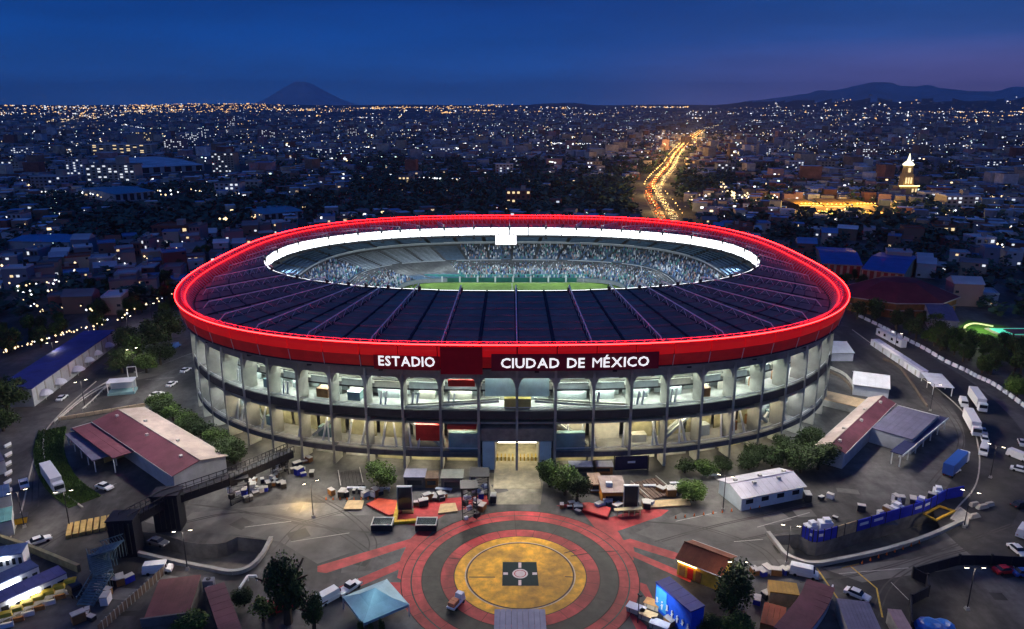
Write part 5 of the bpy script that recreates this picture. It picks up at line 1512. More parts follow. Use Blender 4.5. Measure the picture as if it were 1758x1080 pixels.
# ------------------------------------------------------------------ vehicles
for v in [
    ('white', 'lorry', (74, 806), (108, 856), 'white articulated lorry parked beside the green grass strip'),
    ('white', 'pickup', (39, 824), (45, 846), 'white pickup on the left ring road near the lorry'),
    ('white', 'lorry', (1663, 676), (1688, 712), 'long white lorry parked inside the right ring road'),
    ('white', 'van', (1650, 688), (1657, 704), 'white van beside the long lorry on the right'),
    ('white', 'lorry', (1660, 722), (1672, 744), 'shorter looking white lorry with its cab towards the camera on the right'),
    ('silver', 'saloon', (1684, 738), (1690, 750), 'silver car first in the parked line below the right lorries'),
    ('white', 'saloon', (1688, 752), (1692, 764), 'white car second in the parked line below the right lorries'),
    ('black', 'saloon', (1692, 766), (1691, 778), 'black car third in the parked line on the right'),
    ('white', 'van', (1690, 770), (1686, 786), 'white van at the end of the parked line on the right'),
    ('white', 'van', (1738, 784), (1758, 792), 'white van at the right edge halfway up the forecourt'),
    ('white', 'saloon', (1744, 808), (1760, 812), 'white car at the right edge under the white van'),
    ('silver', 'saloon', (1752, 758), (1757, 770), 'silver car at the right edge above the white van'),
    ('black', 'saloon', (1742, 872), (1760, 868), 'black car at the right edge beside the dark pavement'),
    ('white', 'van', (1752, 925), (1762, 910), 'white van at the right edge below the black car'),
    ('white', 'saloon', (1736, 940), (1758, 958), 'white car turning at the right edge above the navy fence'),
    ('white', 'van', (1362, 984), (1398, 992), 'white van parked above the curved maroon roof'),
    ('white', 'saloon', (1455, 1018), (1488, 1032), 'white saloon with dark windows above the ribbed shed'),
    ('white', 'pickup', (588, 1022), (612, 1006), 'white pickup at the end of the lower left red path'),
    ('white', 'van', (556, 1036), (578, 1024), 'white van behind the pickup on the lower left red path'),
    ('red', 'saloon', (1712, 984), (1738, 982), 'red car parked inside the navy fence'),
    ('blue', 'saloon', (1746, 988), (1770, 988), 'blue car parked beside the red one inside the navy fence'),
    ('white', 'saloon', (258, 684), (280, 676), 'white car on the asphalt behind the left hall'),
    ('white', 'saloon', (286, 668), (304, 656), 'white car near the stadium corner behind the left hall'),
    ('white', 'saloon', (312, 642), (326, 634), 'white car farthest along the line beside the stadium'),
    ('silver', 'saloon', (244, 626), (256, 620), 'silver car beside the left tree cluster'),
    ('red', 'saloon', (268, 608), (284, 602), 'red car under the trees beside the left road'),
    ('blue', 'van', (292, 602), (308, 594), 'blue van beside the stadium under the left trees'),
    ('grey', 'saloon', (262, 932), (282, 937), 'grey car going down the empty left ramp'),
    ('white', 'van', (262, 983), (282, 981), 'white van beside the footbridge foot'),
    ('white', 'saloon', (170, 836), (190, 842), 'white car in front of the amber lit canopy'),
    ('black', 'van', (120, 1010), (136, 1024), 'black van at the foot of the footbridge stair'),
    ('white', 'saloon', (62, 934), (74, 930), 'white car beside the olive boundary wall'),
    ('white', 'saloon', (102, 690), (112, 682), 'white car on the left slip road'),
    ('red', 'van', (468, 1052), (504, 1042), 'red van under the big dark tree'),
    ('silver', 'van', (660, 905), (645, 907), None),
]:
    if v[4]: car(*v)
car('white', 'pickup', (1620, 820), (1648, 806), 'white pickup in front of the blue stage lorry')
car('blue', 'lorry', (1618, 828), (1656, 790), 'blue lorry parked by the kerb below the right hall')
p0, p1 = at(770, 1054), at(796, 1026); t = thing('utility_cart', 'white utility cart carrying orange crates at the rim of the court', 'cart', ((p0.x + p1.x) / 2, (p0.y + p1.y) / 2, .02), math.atan2(p1.y - p0.y, p1.x - p0.x))
MB().box((0, 0, .6), (4.6, 1.9, .35)).build('chassis', white_pvc, t, False); MB().box((1.5, 0, .95), (1.5, 1.7, 1.3), top=(1.1, 1.5)).build('cab', white_pvc, t, False); MB().box((2.15, 0, 1.3), (.2, 1.3, .6)).build('windscreen', glass_dark, t, False)
for k in range(2): MB().box((-.4 - k * 1.1, 0, .95), (1.0, 1.5, .9)).build('crate', mat('crate_orange', (.55, .20, .10), .7, .2, .8), t, False)
for x in (-1.4, 1.4):
    for s in (-1, 1): MB().lathe([(.01, -.1), (.36, -.1), (.36, .1), (.01, .1)], seg=10).build('wheel', tyre_m, t, False).matrix_basis = Matrix.Translation((x, s * .95, .36)) @ Matrix.Rotation(PI / 2, 4, 'X')
# ------------------------------------------------------------------ trees of the forecourt
for a in [
    (495, 1070, 128, 88, 'dark', 'very large dark tree beside the left red paths', None, True),
    (540, 1086, 76, 50, 'dark', 'dark tree half behind the very large one, nearer the marquee', None, True),
    (1256, 1062, 92, 104, 'dark', 'very large dark tree beside the orange lit hut', None, True),
    (1262, 1100, 50, 56, 'green', 'green tree at the bottom edge under the very large right tree', None, True),
    (655, 838, 52, 54, 'green', 'round clipped green tree standing alone left of the entrance', None, True),
    (944, 836, 54, 46, 'green', 'green tree nearest the entrance on its right', None, True),
    (970, 850, 58, 52, 'green', 'middle green tree of the three right of the entrance', None, True),
    (990, 862, 52, 38, 'dark', 'dark tree of the three right of the entrance, next to the orange hut', None, True),
    (1190, 860, 36, 46, 'bright', 'bright green round bush beside the tan platform', None, True),
    (1176, 812, 28, 36, 'dark', 'dark bush against the facade left of the shed'),
    (1210, 816, 30, 40, 'green', 'green bush behind the bright one near the facade'),
    (1240, 806, 24, 36, 'dark', 'dark low bush at the facade behind the street lamp'),
    (1285, 806, 36, 44, 'dark', 'dark bush behind the gabled shed roof'),
    (1325, 800, 38, 44, 'dark', 'dark tree behind the right end of the gabled shed'),
    (1362, 800, 46, 50, 'dark', 'dark tree left of the cluster at the right hall gable', None, True),
    (1386, 774, 46, 50, 'dark', 'dark tree at the back of the cluster at the right hall gable', None, True),
    (1404, 806, 50, 60, 'dark', 'broad dark tree touching the right hall gable', None, True),
    (272, 706, 36, 40, 'green', 'green tree at the far corner of the left hall roof', None, True),
    (298, 722, 32, 38, 'green', 'second green tree along the back of the left hall'),
    (322, 738, 34, 38, 'green', 'third green tree along the back of the left hall'),
    (346, 752, 34, 42, 'dark', 'fourth tree along the back of the left hall, darker'),
    (372, 770, 40, 44, 'green', 'fifth tree along the back of the left hall', None, True),
    (402, 796, 48, 50, 'dark', 'dark tree at the near end of the row behind the left hall', None, True),
    (210, 640, 50, 46, 'dark', 'dark tree above the white stage box'),
    (238, 618, 52, 40, 'green', 'green tree between the left road and the stadium'),
    (268, 600, 62, 50, 'dark', 'tall dark tree beside the stadium left flank', None, True),
    (292, 584, 64, 50, 'dark', 'tall dark tree closest to the red rim on the left', None, True),
    (252, 640, 40, 34, 'green', 'small green tree by the silver car'),
    (14, 706, 70, 60, 'dark', 'dark tree at the left edge below the blue roof', None, True),
    (34, 690, 46, 40, 'dark', 'dark tree against the blue roofed building wall'),
    (6, 740, 50, 44, 'dark', 'dark tree at the left edge by the shops'),
    (1745, 684, 44, 46, 'bright', 'bright lit tree at the right edge beyond the barriers', None, True),
    (420, 1040, 30, 34, 'dark', 'dark shrub beside the white pipe frame'),
    (452, 1066, 40, 40, 'green', 'green tree at the foot of the very large left tree'),
    (330, 1090, 40, 60, 'green', 'bushy green tree at the bottom edge beside the broad maroon roof', None, True),
    (1215, 1090, 36, 44, 'dark', 'dark tree at the bottom edge below the blue booth'),
    (286, 714, 32, 36, 'dark', 'dark tree between the first two along the back of the left hall', None, True),
    (334, 745, 34, 36, 'dark', 'dark tree between the third and fourth along the back of the left hall', None, True),
    (388, 784, 42, 44, 'dark', 'dark tree next to last behind the left hall', None, True),
    (1344, 786, 44, 44, 'dark', 'dark tree at the far left of the cluster by the right hall', None, True),
    (1374, 812, 44, 52, 'dark', 'dark tree at the near side of the cluster by the right hall', None, True),
    (1300, 792, 32, 40, 'dark', 'dark bush touching the facade behind the gabled shed', None, True),
    (224, 606, 54, 46, 'dark', 'broad dark tree in the middle of the left tree cluster', None, True),
    (276, 626, 44, 44, 'dark', 'dark tree at the stadium foot in the left tree cluster', None, True),
    (208, 590, 22, 20, 'dark', 'small dark tree at the far corner of the blue roofed building'),
]: ptree(*a)
# ------------------------------------------------------------------ loose equipment between the stalls
er = random.Random(99)
EQ = {}
for nm, c in (('black', dark_steel), ('white', white_pvc), ('blue', hb), ('brown', brown_kiosk), ('grey', concrete_dark)):
    EQ[nm] = (MB().box((0, 0, .12), (1.7, 1.1, 1.0)).mesh('case', c), MB().box((0, 0, 1.12), (1.74, 1.14, .14)).mesh('lid', rail_m))
def cases(place, spots, n, group):
    for k in range(n):
        x, y, sx, sy = er.choice(spots); p = at(er.gauss(x, sx), er.gauss(y, sy)); c = er.choice(('black', 'black', 'black', 'white', 'grey', 'brown', 'brown', 'blue'))
        t = thing('equipment_case', f'{c} equipment case {place}', 'case', (p.x, p.y, 0), er.random() * 3, group)
        s = er.uniform(.7, 1.5); a, b = EQ[c]
        link('case', a, t, s=(s, s, s * er.uniform(.7, 1.4))); 
        l = link('lid', b, t, s=(s, s, s)); l.location.z = (D.objects[KIDS(t)[0].name].scale.z - s) * 1.12 if KIDS(t) else 0
cases('among the stalls left of the entrance', [(600, 850, 14, 5), (740, 862, 14, 5), (826, 868, 8, 8), (640, 848, 12, 4)], 26, 'equipment left of the entrance')
cases('below the end of the footbridge', [(470, 826, 24, 8), (520, 812, 12, 8), (440, 842, 14, 6)], 30, 'equipment below the footbridge')
cases('among the stalls right of the entrance', [(1030, 868, 14, 5), (1115, 868, 14, 4), (1150, 845, 12, 5), (985, 868, 10, 4)], 24, 'equipment right of the entrance')
cases('at the foot of the footbridge stair', [(190, 1020, 16, 12), (150, 1060, 14, 8)], 18, 'equipment by the stair')
cases('beside the amber kiosk', [(1300, 1040, 10, 12), (1330, 985, 14, 4), (1150, 1056, 10, 8)], 14, 'equipment by the amber kiosk')
cases('along the blue hoarding', [(1480, 880, 30, 5), (1560, 858, 20, 6), (1400, 858, 14, 4)], 16, 'equipment along the hoarding')
cone_b = MB().box((0, 0, 0), (.55, .55, .06)).mesh('base', dark_steel); cone_c = MB().lathe([(.22, .06), (.05, .8), (.01, .82)], seg=8).mesh('cone_body', mat('cone_orange', (.8, .16, .02), .5, .1, 1))
for k in range(26):
    g = (690 + k * 16, 905 - 18 * math.sin(k / 25 * PI)) if k < 0 else ([(560 + k * 12, 858)] * 8 + [(1160 + (k - 8) * 16, 890 - (k - 8) * 2)] * 10 + [(1480 + (k - 18) * 14, 968 - (k - 18) * 5)] * 8)[k]
    p = at(*g); t = thing('traffic_cone', 'orange traffic cone ' + ('in the row left of the platforms' if k < 8 else 'in the row before the gabled shed' if k < 18 else 'in the row above the navy fence'), 'traffic cone', (p.x, p.y, .02), 0, 'traffic cones'); link('base', cone_b, t); link('cone_body', cone_c, t)
# ------------------------------------------------------------------ the city behind
def in_stadium(x, y, k=1.0): return (abs(x) / (126 * k)) ** 2.7 + (abs(y - 311) / (124 * k)) ** 2.7 < 1
AV = smooth(px([(1150, 384), (1139, 362), (1121, 332), (1129, 312), (1149, 288), (1160, 268), (1180, 246), (1206, 226)]), 8)
AVA = np.array([[p.x, p.y] for p in AV])
def avenue_dist(x, y): return float(np.min(np.hypot(AVA[:, 0] - x, AVA[:, 1] - y)))
wall_cols = {'grey': (.30, .31, .33), 'white': (.55, .56, .58), 'pink': (.42, .26, .26), 'sand': (.42, .36, .27), 'brick red': (.22, .10, .08), 'blue grey': (.20, .25, .32), 'cream': (.52, .47, .38), 'brown': (.24, .17, .13)}
WM = {k: mat('house_' + k.replace(' ', '_'), c, .85, .25, .25, stain=.3) for k, c in wall_cols.items()}
roof_flat = {'grey': mat('houseroof_grey', (.20, .21, .23), .85, .35, .3, stain=.3), 'tin': mat('houseroof_tin', (.46, .50, .55), .45, .3, .3, stain=.3), 'red tile': mat('houseroof_tile', (.24, .09, .06), .8, .3, .4), 'blue': mat('houseroof_blue', (.10, .24, .46), .5, .25, .3), 'white': mat('houseroof_white', (.72, .73, .76), .7, .2, .3, stain=.25)}
win_warm = glow('window_warm', (1.0, .74, .38), 1.1, False)
win_white = glow('window_white', (.90, .95, 1.0), .95, False)
win_dark = mat('window_dark', (.03, .035, .045), .2, 0)
UNIT = {k: MB().box((0, 0, -.5), (1, 1, 1)).mesh('window_' + n, m) for k, n, m in (('warm', 'warm', win_warm), ('white', 'white', win_white), ('dark', 'dark', win_dark))}
tank_m = MB().lathe([(.02, 0), (.62, .02), (.62, 1.0), (.4, 1.3), (.02, 1.35)], seg=8).mesh('water_tank', mat('tank_black', (.03, .03, .035), .5, .1, 1))
hut_m = MB().box((0, 0, 0), (2.6, 2.6, 2.2)).mesh('stair_hut', concrete)
BOX = {}
def house_mesh(col):
    if col not in BOX: BOX[col] = MB().box((0, 0, 0), (1, 1, 1)).mesh('house_wall', WM[col])
    return BOX[col]
ROOF = {}
def roof_mesh(k, gable):
    if (k, gable) not in ROOF:
        m = MB()
        if gable:
            m.v = [(-.53, -.53, 0), (.53, -.53, 0), (.53, .53, 0), (-.53, .53, 0), (-.53, 0, 1), (.53, 0, 1)]
            m.f = [(0, 1, 5, 4), (2, 3, 4, 5), (1, 2, 5), (3, 0, 4), (3, 2, 1, 0)]; m.m = [0] * 5
        else:
            m.box((0, 0, 0), (1.03, 1.03, .25)); 
            for x, y, a, b in ((0, -.5, 1.03, .03), (0, .5, 1.03, .03), (-.5, 0, .03, .97), (.5, 0, .03, .97)): m.box((x, y, .25), (a, b, .75))
        ROOF[(k, gable)] = m.mesh('roof', roof_flat[k])
    return ROOF[(k, gable)]
PLACES = []
hr = random.Random(77)
TAKEN = []
def house(x, y, w, d, storeys, col, roof, gable, rz, lit, label, group, name='house', cat='house', hst=3.0, extra=None, dark=2):
    t = thing(name, label, cat, (x, y, 0), rz, group)
    h = storeys * hst
    link('wall', house_mesh(col), t, s=(w, d, h))
    link('roof', roof_mesh(roof, gable), t, (0, 0, h), s=(w, d, (min(w, d) * .28 if gable else .9)))
    slots = [(c, s) for c in range(max(1, int(w / 3))) for s in range(storeys)]
    hr.shuffle(slots)
    nc = max(1, int(w / 3))
    for i, (c, s) in enumerate(slots[:lit + dark]):
        kind = ('warm' if hr.random() < .5 else 'white') if i < lit else 'dark'
        link('window', UNIT[kind], t, ((c + .5) / nc * w - w / 2, -d / 2, s * hst + 1.7), s=(1.7, .16, 1.3))
    if lit > 2:
        sx = -1 if x > 0 else 1
        link('window', UNIT['white'], t, (sx * w / 2, 0, h - 1.4), s=(.16, 1.6, 1.2))
    if extra == 'tank': link('water_tank', tank_m, t, (w * .25, d * .2, h + .25), s=1.3)
    if extra == 'hut': link('stair_hut', hut_m, t, (-w * .2, d * .2, h + .25))
    return t

# ---- landmarks of the city
def block(px_, yb, wpx, hpx, depth, col, roof, label, lit=.4, name='apartment_block', cat='apartment block', rz=0.0, glowc='white', cols=None):
    """A bigger building whose foot stands at a pixel: walls, roof, window grid."""
    p = at(px_, yb); s = FOC / (p.y * math.cos(PITCH) + CAM_H * math.sin(PITCH)); w = wpx / s
    h = max(4.0, hpx / s / math.cos(PITCH + math.atan((yb - CPY) / FOC)))
    t = thing(name, label, cat, (p.x, p.y + depth / 2, 0), rz)
    TAKEN.append((p.x, p.y + depth / 2, max(w, depth) * .62))
    link('wall', house_mesh(col), t, s=(w, depth, h)); link('roof', roof_mesh(roof, False), t, (0, 0, h), s=(w, depth, 1.2))
    nc = cols or max(3, min(9, int(w / 5))); ns = max(2, min(8, int(h / 3.6)))
    r = random.Random(int(px_ * 7 + yb))
    for c in range(nc):
        for q in range(ns):
            k = glowc if r.random() < lit else 'dark'
            link('window', UNIT[k], t, ((c + .5) / nc * w - w / 2, -depth / 2, (q + .55) / ns * h), s=(w / nc * .5, .3, h / ns * .5))
    link('stair_hut', hut_m, t, (w * .2, 0, h + .5), s=max(1.0, w / 14))
    return t
for a in [
    (192, 316, 84, 32, 22, 'cream', 'grey', 'broad pale slab of flats with three lit stair columns before the blue green hall', .28),
    (210, 266, 104, 17, 26, 'cream', 'white', 'long low cream block on the skyline above the broad pale slab', .35, 'apartment_block', 'apartment block', 0, 'warm'),
    (384, 296, 38, 32, 24, 'sand', 'grey', 'sand coloured gabled tower with bright edge lights', .3),
    (391, 339, 42, 24, 20, 'white', 'grey', 'white apartment block with tall pale fins under the sand tower', .35),
    (88, 326, 66, 22, 22, 'blue grey', 'tin', 'blue grey terrace block left of the broad pale slab', .2),
    (866, 305, 30, 22, 16, 'white', 'white', 'twin white slab block standing among the dark trees behind the stadium', .1),
    (890, 356, 42, 28, 18, 'brick red', 'grey', 'orange lit brick block just behind the stadium roof', .35, 'apartment_block', 'apartment block', 0, 'warm'),
    (697, 320, 26, 16, 16, 'sand', 'grey', 'small block with one blazing yellow front among the dark trees', .8, 'apartment_block', 'apartment block', 0, 'warm'),
    (294, 412, 62, 22, 18, 'brick red', 'red tile', 'row of red lit flats beside the red stadium rim', .25, 'apartment_block', 'apartment block', 0, 'warm'),
    (336, 416, 18, 26, 16, 'pink', 'grey', 'narrow pink block at the end of the red lit flats', .2, 'apartment_block', 'apartment block', 0, 'warm'),
    (234, 440, 14, 22, 12, 'brick red', 'grey', 'thin red tower, left of the two near the red lit flats', .2),
    (252, 438, 14, 26, 12, 'pink', 'grey', 'thin pink tower, right of the two near the red lit flats', .2),
    (58, 452, 20, 22, 14, 'blue grey', 'tin', 'pale blue grey tower among the left houses', .15),
    (458, 238, 30, 14, 30, 'pink', 'grey', 'pinkish high rise on the skyline left of centre', .3),
    (398, 222, 14, 22, 24, 'pink', 'grey', 'slender pink tower on the left skyline', .3),
    (352, 240, 22, 20, 24, 'blue grey', 'grey', 'blue grey high rise behind the long cream block', .3),
    (605, 235, 16, 14, 26, 'pink', 'grey', 'small pink high rise in the middle skyline', .35),
    (1420, 296, 24, 18, 18, 'sand', 'grey', 'sand block left of the church tower', .3),
    (1366, 294, 26, 16, 18, 'white', 'white', 'white block with a bright foot left of the church tower', .3),
    (1650, 364, 56, 26, 22, 'cream', 'white', 'stepped cream office block right of the church tower', .5),
    (1600, 350, 30, 18, 16, 'white', 'white', 'white lit shopfront block below the church tower', .7),
    (1742, 316, 50, 20, 20, 'cream', 'grey', 'amber lit cream block at the right edge', .5, 'apartment_block', 'apartment block', 0, 'warm'),
    (1246, 300, 30, 18, 18, 'blue grey', 'grey', 'grey blue block right of the glowing avenue', .25),
    (1622, 408, 34, 18, 14, 'sand', 'red tile', 'amber lit house group above the maroon pavilion', .5, 'apartment_block', 'apartment block', 0, 'warm'),
    (28, 394, 24, 26, 14, 'white', 'grey', 'white block at the left edge above the blue sports hall', .3),
    (130, 300, 30, 26, 14, 'white', 'grey', 'white mid rise behind the blue grey terrace', .3),
    (300, 262, 34, 22, 22, 'pink', 'grey', 'pink mid rise beside the industrial shed', .3),
    (330, 250, 26, 20, 22, 'blue grey', 'tin', 'blue grey mid rise above the industrial shed', .3),
    (250, 246, 30, 18, 24, 'sand', 'grey', 'sand mid rise on the skyline above the long cream block', .35, 'apartment_block', 'apartment block', 0, 'warm'),
    (430, 330, 30, 18, 14, 'cream', 'tin', 'cream mid rise left of the teal roofed shed', .35, 'apartment_block', 'apartment block', 0, 'warm'),
    (40, 270, 40, 16, 22, 'white', 'white', 'long white block at the far left skyline', .3),
    (560, 270, 28, 14, 20, 'blue grey', 'tin', 'blue grey block on the skyline behind the dark park', .25),
    (760, 268, 34, 13, 20, 'white', 'white', 'low white block on the skyline left of the twin slab', .3),
    (1020, 292, 26, 14, 16, 'sand', 'grey', 'sand block between the dark park and the avenue', .25),
    (1310, 268, 34, 16, 20, 'white', 'tin', 'white mid rise right of the avenue', .3),
    (1490, 274, 30, 18, 18, 'pink', 'grey', 'pink mid rise just left of the church dome', .3),
    (1700, 292, 36, 18, 20, 'blue grey', 'tin', 'blue grey mid rise near the right skyline', .3),
    (20, 300, 30, 22, 16, 'cream', 'grey', 'cream mid rise at the left edge', .3),
    (1690, 430, 34, 20, 16, 'white', 'white', 'white block with pale roof at the right among the houses', .3),
]: block(*a)
def roofhall(lab, A, B, C, h, rise, roofs, wall, lit=None, name='city_hall_shed', cat='hall'):
    t, L_, W_ = hall(name, lab, cat, A, B, C, h, rise, roofs, wall, 8)
    TAKEN.append((t.location.x + L_ / 2 * math.cos(t.rotation_euler.z), t.location.y + L_ / 2 * math.sin(t.rotation_euler.z), max(L_, W_) * .6))
    if lit:
        for k in range(6): MB().box((L_ * (k + .5) / 6, -.06, 1), (L_ / 6 * .6, .1, h - 1.6)).build('window', lit, t, False)
    return t
br = (mat('hall_blue', (.03, .10, .36), .5, .2, .15), mat('hall_blue', (.03, .10, .36)))
roofhall('wide blue roofed sports hall with cream walls, left of the pair beside the red rim', (1412, 452), (1480, 456), (1482, 428), 9, 2.5, br, mat('hall_cream', (.52, .40, .26), .8, .2, .3), mat('hall_red', (.35, .06, .04), .7, .2, .4), 'blue_hall')
roofhall('wide blue roofed sports hall with cream walls, right of the pair above the maroon pavilion', (1480, 462), (1552, 470), (1556, 438), 9, 2.5, br, MATS['hall_cream'], MATS['hall_red'], 'blue_hall')
roofhall('long bright blue roofed hall among the left houses', (12, 414), (118, 416), (116, 402), 7, 1.5, (mat('hall_sky', (.06, .20, .42), .45, .2, .15), MATS['hall_sky']), pale_wall, None, 'blue_hall')
roofhall('blue green roofed hall below the broad pale slab of flats', (196, 334), (266, 328), (262, 314), 9, 2, (mat('hall_teal', (.05, .22, .32), .45, .2, .15), MATS['hall_teal']), pale_wall, win_dark, 'teal_hall')
roofhall('teal roofed shed left of the stadium top', (452, 368), (520, 362), (528, 348), 7, 1.5, (MATS['hall_teal'], MATS['hall_teal']), pale_wall, win_dark, 'teal_hall')
roofhall('large pale industrial shed in the left skyline', (240, 288), (350, 283), (345, 266), 10, 3, (roof_flat['tin'], roof_flat['tin']), pale_wall, win_dark, 'industrial_shed')
roofhall('slate house roof half hidden by the maroon pavilion', (1600, 548), (1645, 552), (1640, 520), 6, 2, (slate_roof, slate_roof), pale_wall, None, 'slate_house')
# maroon eight sided pavilion
a, b = at(1560, 545, 0), at(1560, 480, 6)
t = thing('pavilion', 'large maroon eight sided pavilion roof with pale eaves right of the stadium', 'pavilion', (at(1560, 540).x, at(1560, 540).y + 14, 0)); TAKEN.append((t.location.x, t.location.y, 34))
for k in range(8):
    u, v = PI / 8 + k * PI / 4, PI / 8 + (k + 1) * PI / 4; r0, r1 = 24.0, 9.0
    P_ = lambda r, g, z: (r * 1.25 * math.cos(g), r * math.sin(g), z)
    MB().face([P_(r0, u, 8), P_(r0, v, 8), P_(r1, v, 15), P_(r1, u, 15)]).build('roof_panel', mat('pavilion_maroon', (.13, .022, .03), .7, .25, .2), t, False)
    MB().face([P_(r1, u, 15), P_(r1, v, 15), P_(.1, v, 16.5), P_(.1, u, 16.5)]).build('roof_panel', MATS['pavilion_maroon'], t, False)
    MB().bar(P_(r0, u, 7.8), P_(r0, v, 7.8), .35, 4).build('eave', cream_roof, t, False)
    MB().bar(P_(r0 * .97, u, 4), P_(r0 * .97, v, 4), .3, 4).build('cornice', cream_roof, t, False)
    MB().face([P_(r0 * .95, u, 0), P_(r0 * .95, v, 0), P_(r0 * .95, v, 7.8), P_(r0 * .95, u, 7.8)]).build('wall', brown_kiosk, t, False)
# church tower with lit dome
p = at(1552, 336); t = thing('church_tower', 'church tower with a glowing white dome and amber lit stages', 'church tower', (p.x, p.y, 0)); TAKEN.append((p.x, p.y, 26))
s1 = mat('church_stone', (.45, .33, .16), .8, .2, .3)
MB().box((0, 0, 0), (22, 16, 12)).build('base', s1, t, False)
MB().box((0, 0, 12), (13, 11, 14), top=(11, 10)).build('stage', s1, t, False)
MB().box((0, 0, 26), (9, 8.5, 10), top=(8, 8)).build('stage', s1, t, False)
MB().lathe([(6.2, 0), (6.4, 1.2), (4.8, 3), (2.0, 5.5), (1.2, 9), (.2, 14)], (0, 0, 36), 12).build('dome', glow('dome_light', (1.0, .95, .62), 2.2), t, False)
for x in (-3, 0, 3): MB().box((x, -5.6, 15), (1.6, .6, 7)).build('window', win_warm, t, False)
for x in (-9, -5, 5, 9): MB().box((x, -8.1, 5), (2, .4, 4)).build('window', win_warm, t, False)
MB().box((0, -4.3, 28), (3, .5, 5)).build('window', win_warm, t, False)
MB().box((0, -9, 12.2), (24, .8, .8)).build('cornice_light', glow('cornice_amber', (1.0, .72, .25), 6.0), t, False)
# amber market sheds
amber_roof = mat('market_roof', (.60, .34, .07), .7, .25, .1, stain=.3)
amber_lamp = glow('market_lamp', (1.0, .62, .14), 5.0)
for k, (A, B, C) in enumerate((((1372, 352), (1412, 352), (1410, 342)), ((1416, 353), (1462, 354), (1460, 342)), ((1390, 364), (1452, 367), (1448, 356)), ((1462, 366), (1518, 369), (1508, 354)), ((1468, 352), (1504, 352), (1500, 342)))):
    t, L_, W_ = shed('market_hall', ['amber lit market shed at the far left of the glowing market', 'amber lit market shed in the middle back of the glowing market', 'amber lit market shed at the near left of the glowing market', 'amber lit market shed at the near right of the glowing market', 'amber lit market shed at the far right of the glowing market'][k], 'market', A, B, C, 5, amber_roof, s1, 'sheds of the glowing market', posts=True, slats=5)
    TAKEN.append((t.location.x + L_ / 2, t.location.y + W_ / 2, max(L_, W_) * .6))
    for q in range(6): MB().box((L_ * (q + .5) / 6, -.9, 6.6), (1.3, .5, .5)).build('lamp', amber_lamp, t, False)
    p = t.matrix_basis @ Vector((0, 0, 0)); q_ = Vector((t.location.x + L_ * .5 * math.cos(t.rotation_euler.z), t.location.y + L_ * .5 * math.sin(t.rotation_euler.z) + 4, 13)); lamp('POINT', 'market_light', q_, 60000, (1, .58, .14), t, 1.0)
    MB().box((L_ / 2, -.8, 4.2), (L_, .2, .4)).build('light_strip', glow('strip_amber', (1.0, .70, .22), 3.0), t, False)
# lit ring path of the park on the right, with pool
park = smooth(px([(1705, 561), (1672, 556), (1656, 563), (1662, 574), (1690, 584), (1712, 590)]), 4)
t = thing('park_path', 'yellow green lit loop of kerb in the park right of the ring road', 'path', park[0])
for a, b in zip(park, park[1:]): ribbon([a, b], .9, 0, .5).build('kerb_light', glow('park_lamp', (.85, 1.0, .42), .8), t)
tag(ribbon(px([(1640, 566), (1740, 584)]), 46, .03).build('park_lawn', mat('park_green', (.07, .17, .03), .9, .35, .3)), kind='structure')
p = at(1684, 568); lamp('POINT', 'park_light', (p.x, p.y, 7), 5200, (.86, 1, .5), t, .6)
p = at(1744, 578); t = thing('pool_hall', 'teal lit swimming pool under a dark canopy at the right edge', 'pool', p)
MB().box((6, 6, 0), (26, 12, .6)).build('pool_edge', concrete, t, False); MB().box((6, 6, .6), (23, 9.5, .15)).build('water', glow('pool_water', (.10, .72, .52), .55), t, False)
for k in range(5): MB().box((-6 + k * 6, -7, 4.5), (5.8, 7, .3)).build('roof_panel', maroon_roof, t, False)
for x in (-8, 8, 20): MB().box((x, -9.5, 0), (.4, .4, 4.5)).build('post', dark_steel, t, False)

# ---- avenue with lamps and traffic
struct('avenue', ribbon([(p.x, p.y) for p in AV], 24, .03), mat('avenue_asphalt', (.14, .12, .10), .8, .2, .05))
struct('avenue_median', ribbon([(p.x, p.y) for p in AV], 3, .06), earth)
av_lamp = glow('avenue_lamp', (1.0, .56, .16), 3.2, False)
mb = MB(); tr = MB(); r = random.Random(8)
seglen = np.hypot(*np.diff(AVA, axis=0).T); cum = np.concatenate([[0], np.cumsum(seglen)])
def avp(s, off):
    x, y = np.interp(s, cum, AVA[:, 0]), np.interp(s, cum, AVA[:, 1])
    x2, y2 = np.interp(min(s + 4, cum[-1]), cum, AVA[:, 0]), np.interp(min(s + 4, cum[-1]), cum, AVA[:, 1])
    x1, y1 = np.interp(s - 4, cum, AVA[:, 0]), np.interp(s - 4, cum, AVA[:, 1])
    d = math.hypot(x2 - x1, y2 - y1) or 1
    return x - (y2 - y1) / d * off, y + (x2 - x1) / d * off
s = 0.0
while s < cum[-1]:
    for off in (-11, -1.2, 1.2, 11):
        if r.random() < .12: continue
        x, y = avp(s + r.random() * 6, off); k = max(.6, min(1.0, math.hypot(x, y) * .0008))
        mb.bar((x, y, 0), (x, y, 9), .12, 3, 1); mb.ball((x, y, 9.2), k * (.7 + r.random() * .5), 0, 6, 3)
    s += 26 + s * .012
av_l = mb.build('avenue_lamps', [av_lamp, dark_steel]); tag(av_l, 'amber lamps lining the avenue that runs away behind the stadium', 'street lamps', kind='stuff')
head, tail = glow('traffic_head', (1.0, .74, .36), 2.6, False), glow('traffic_tail', (1.0, .17, .03), 2.2, False)
s = 0.0
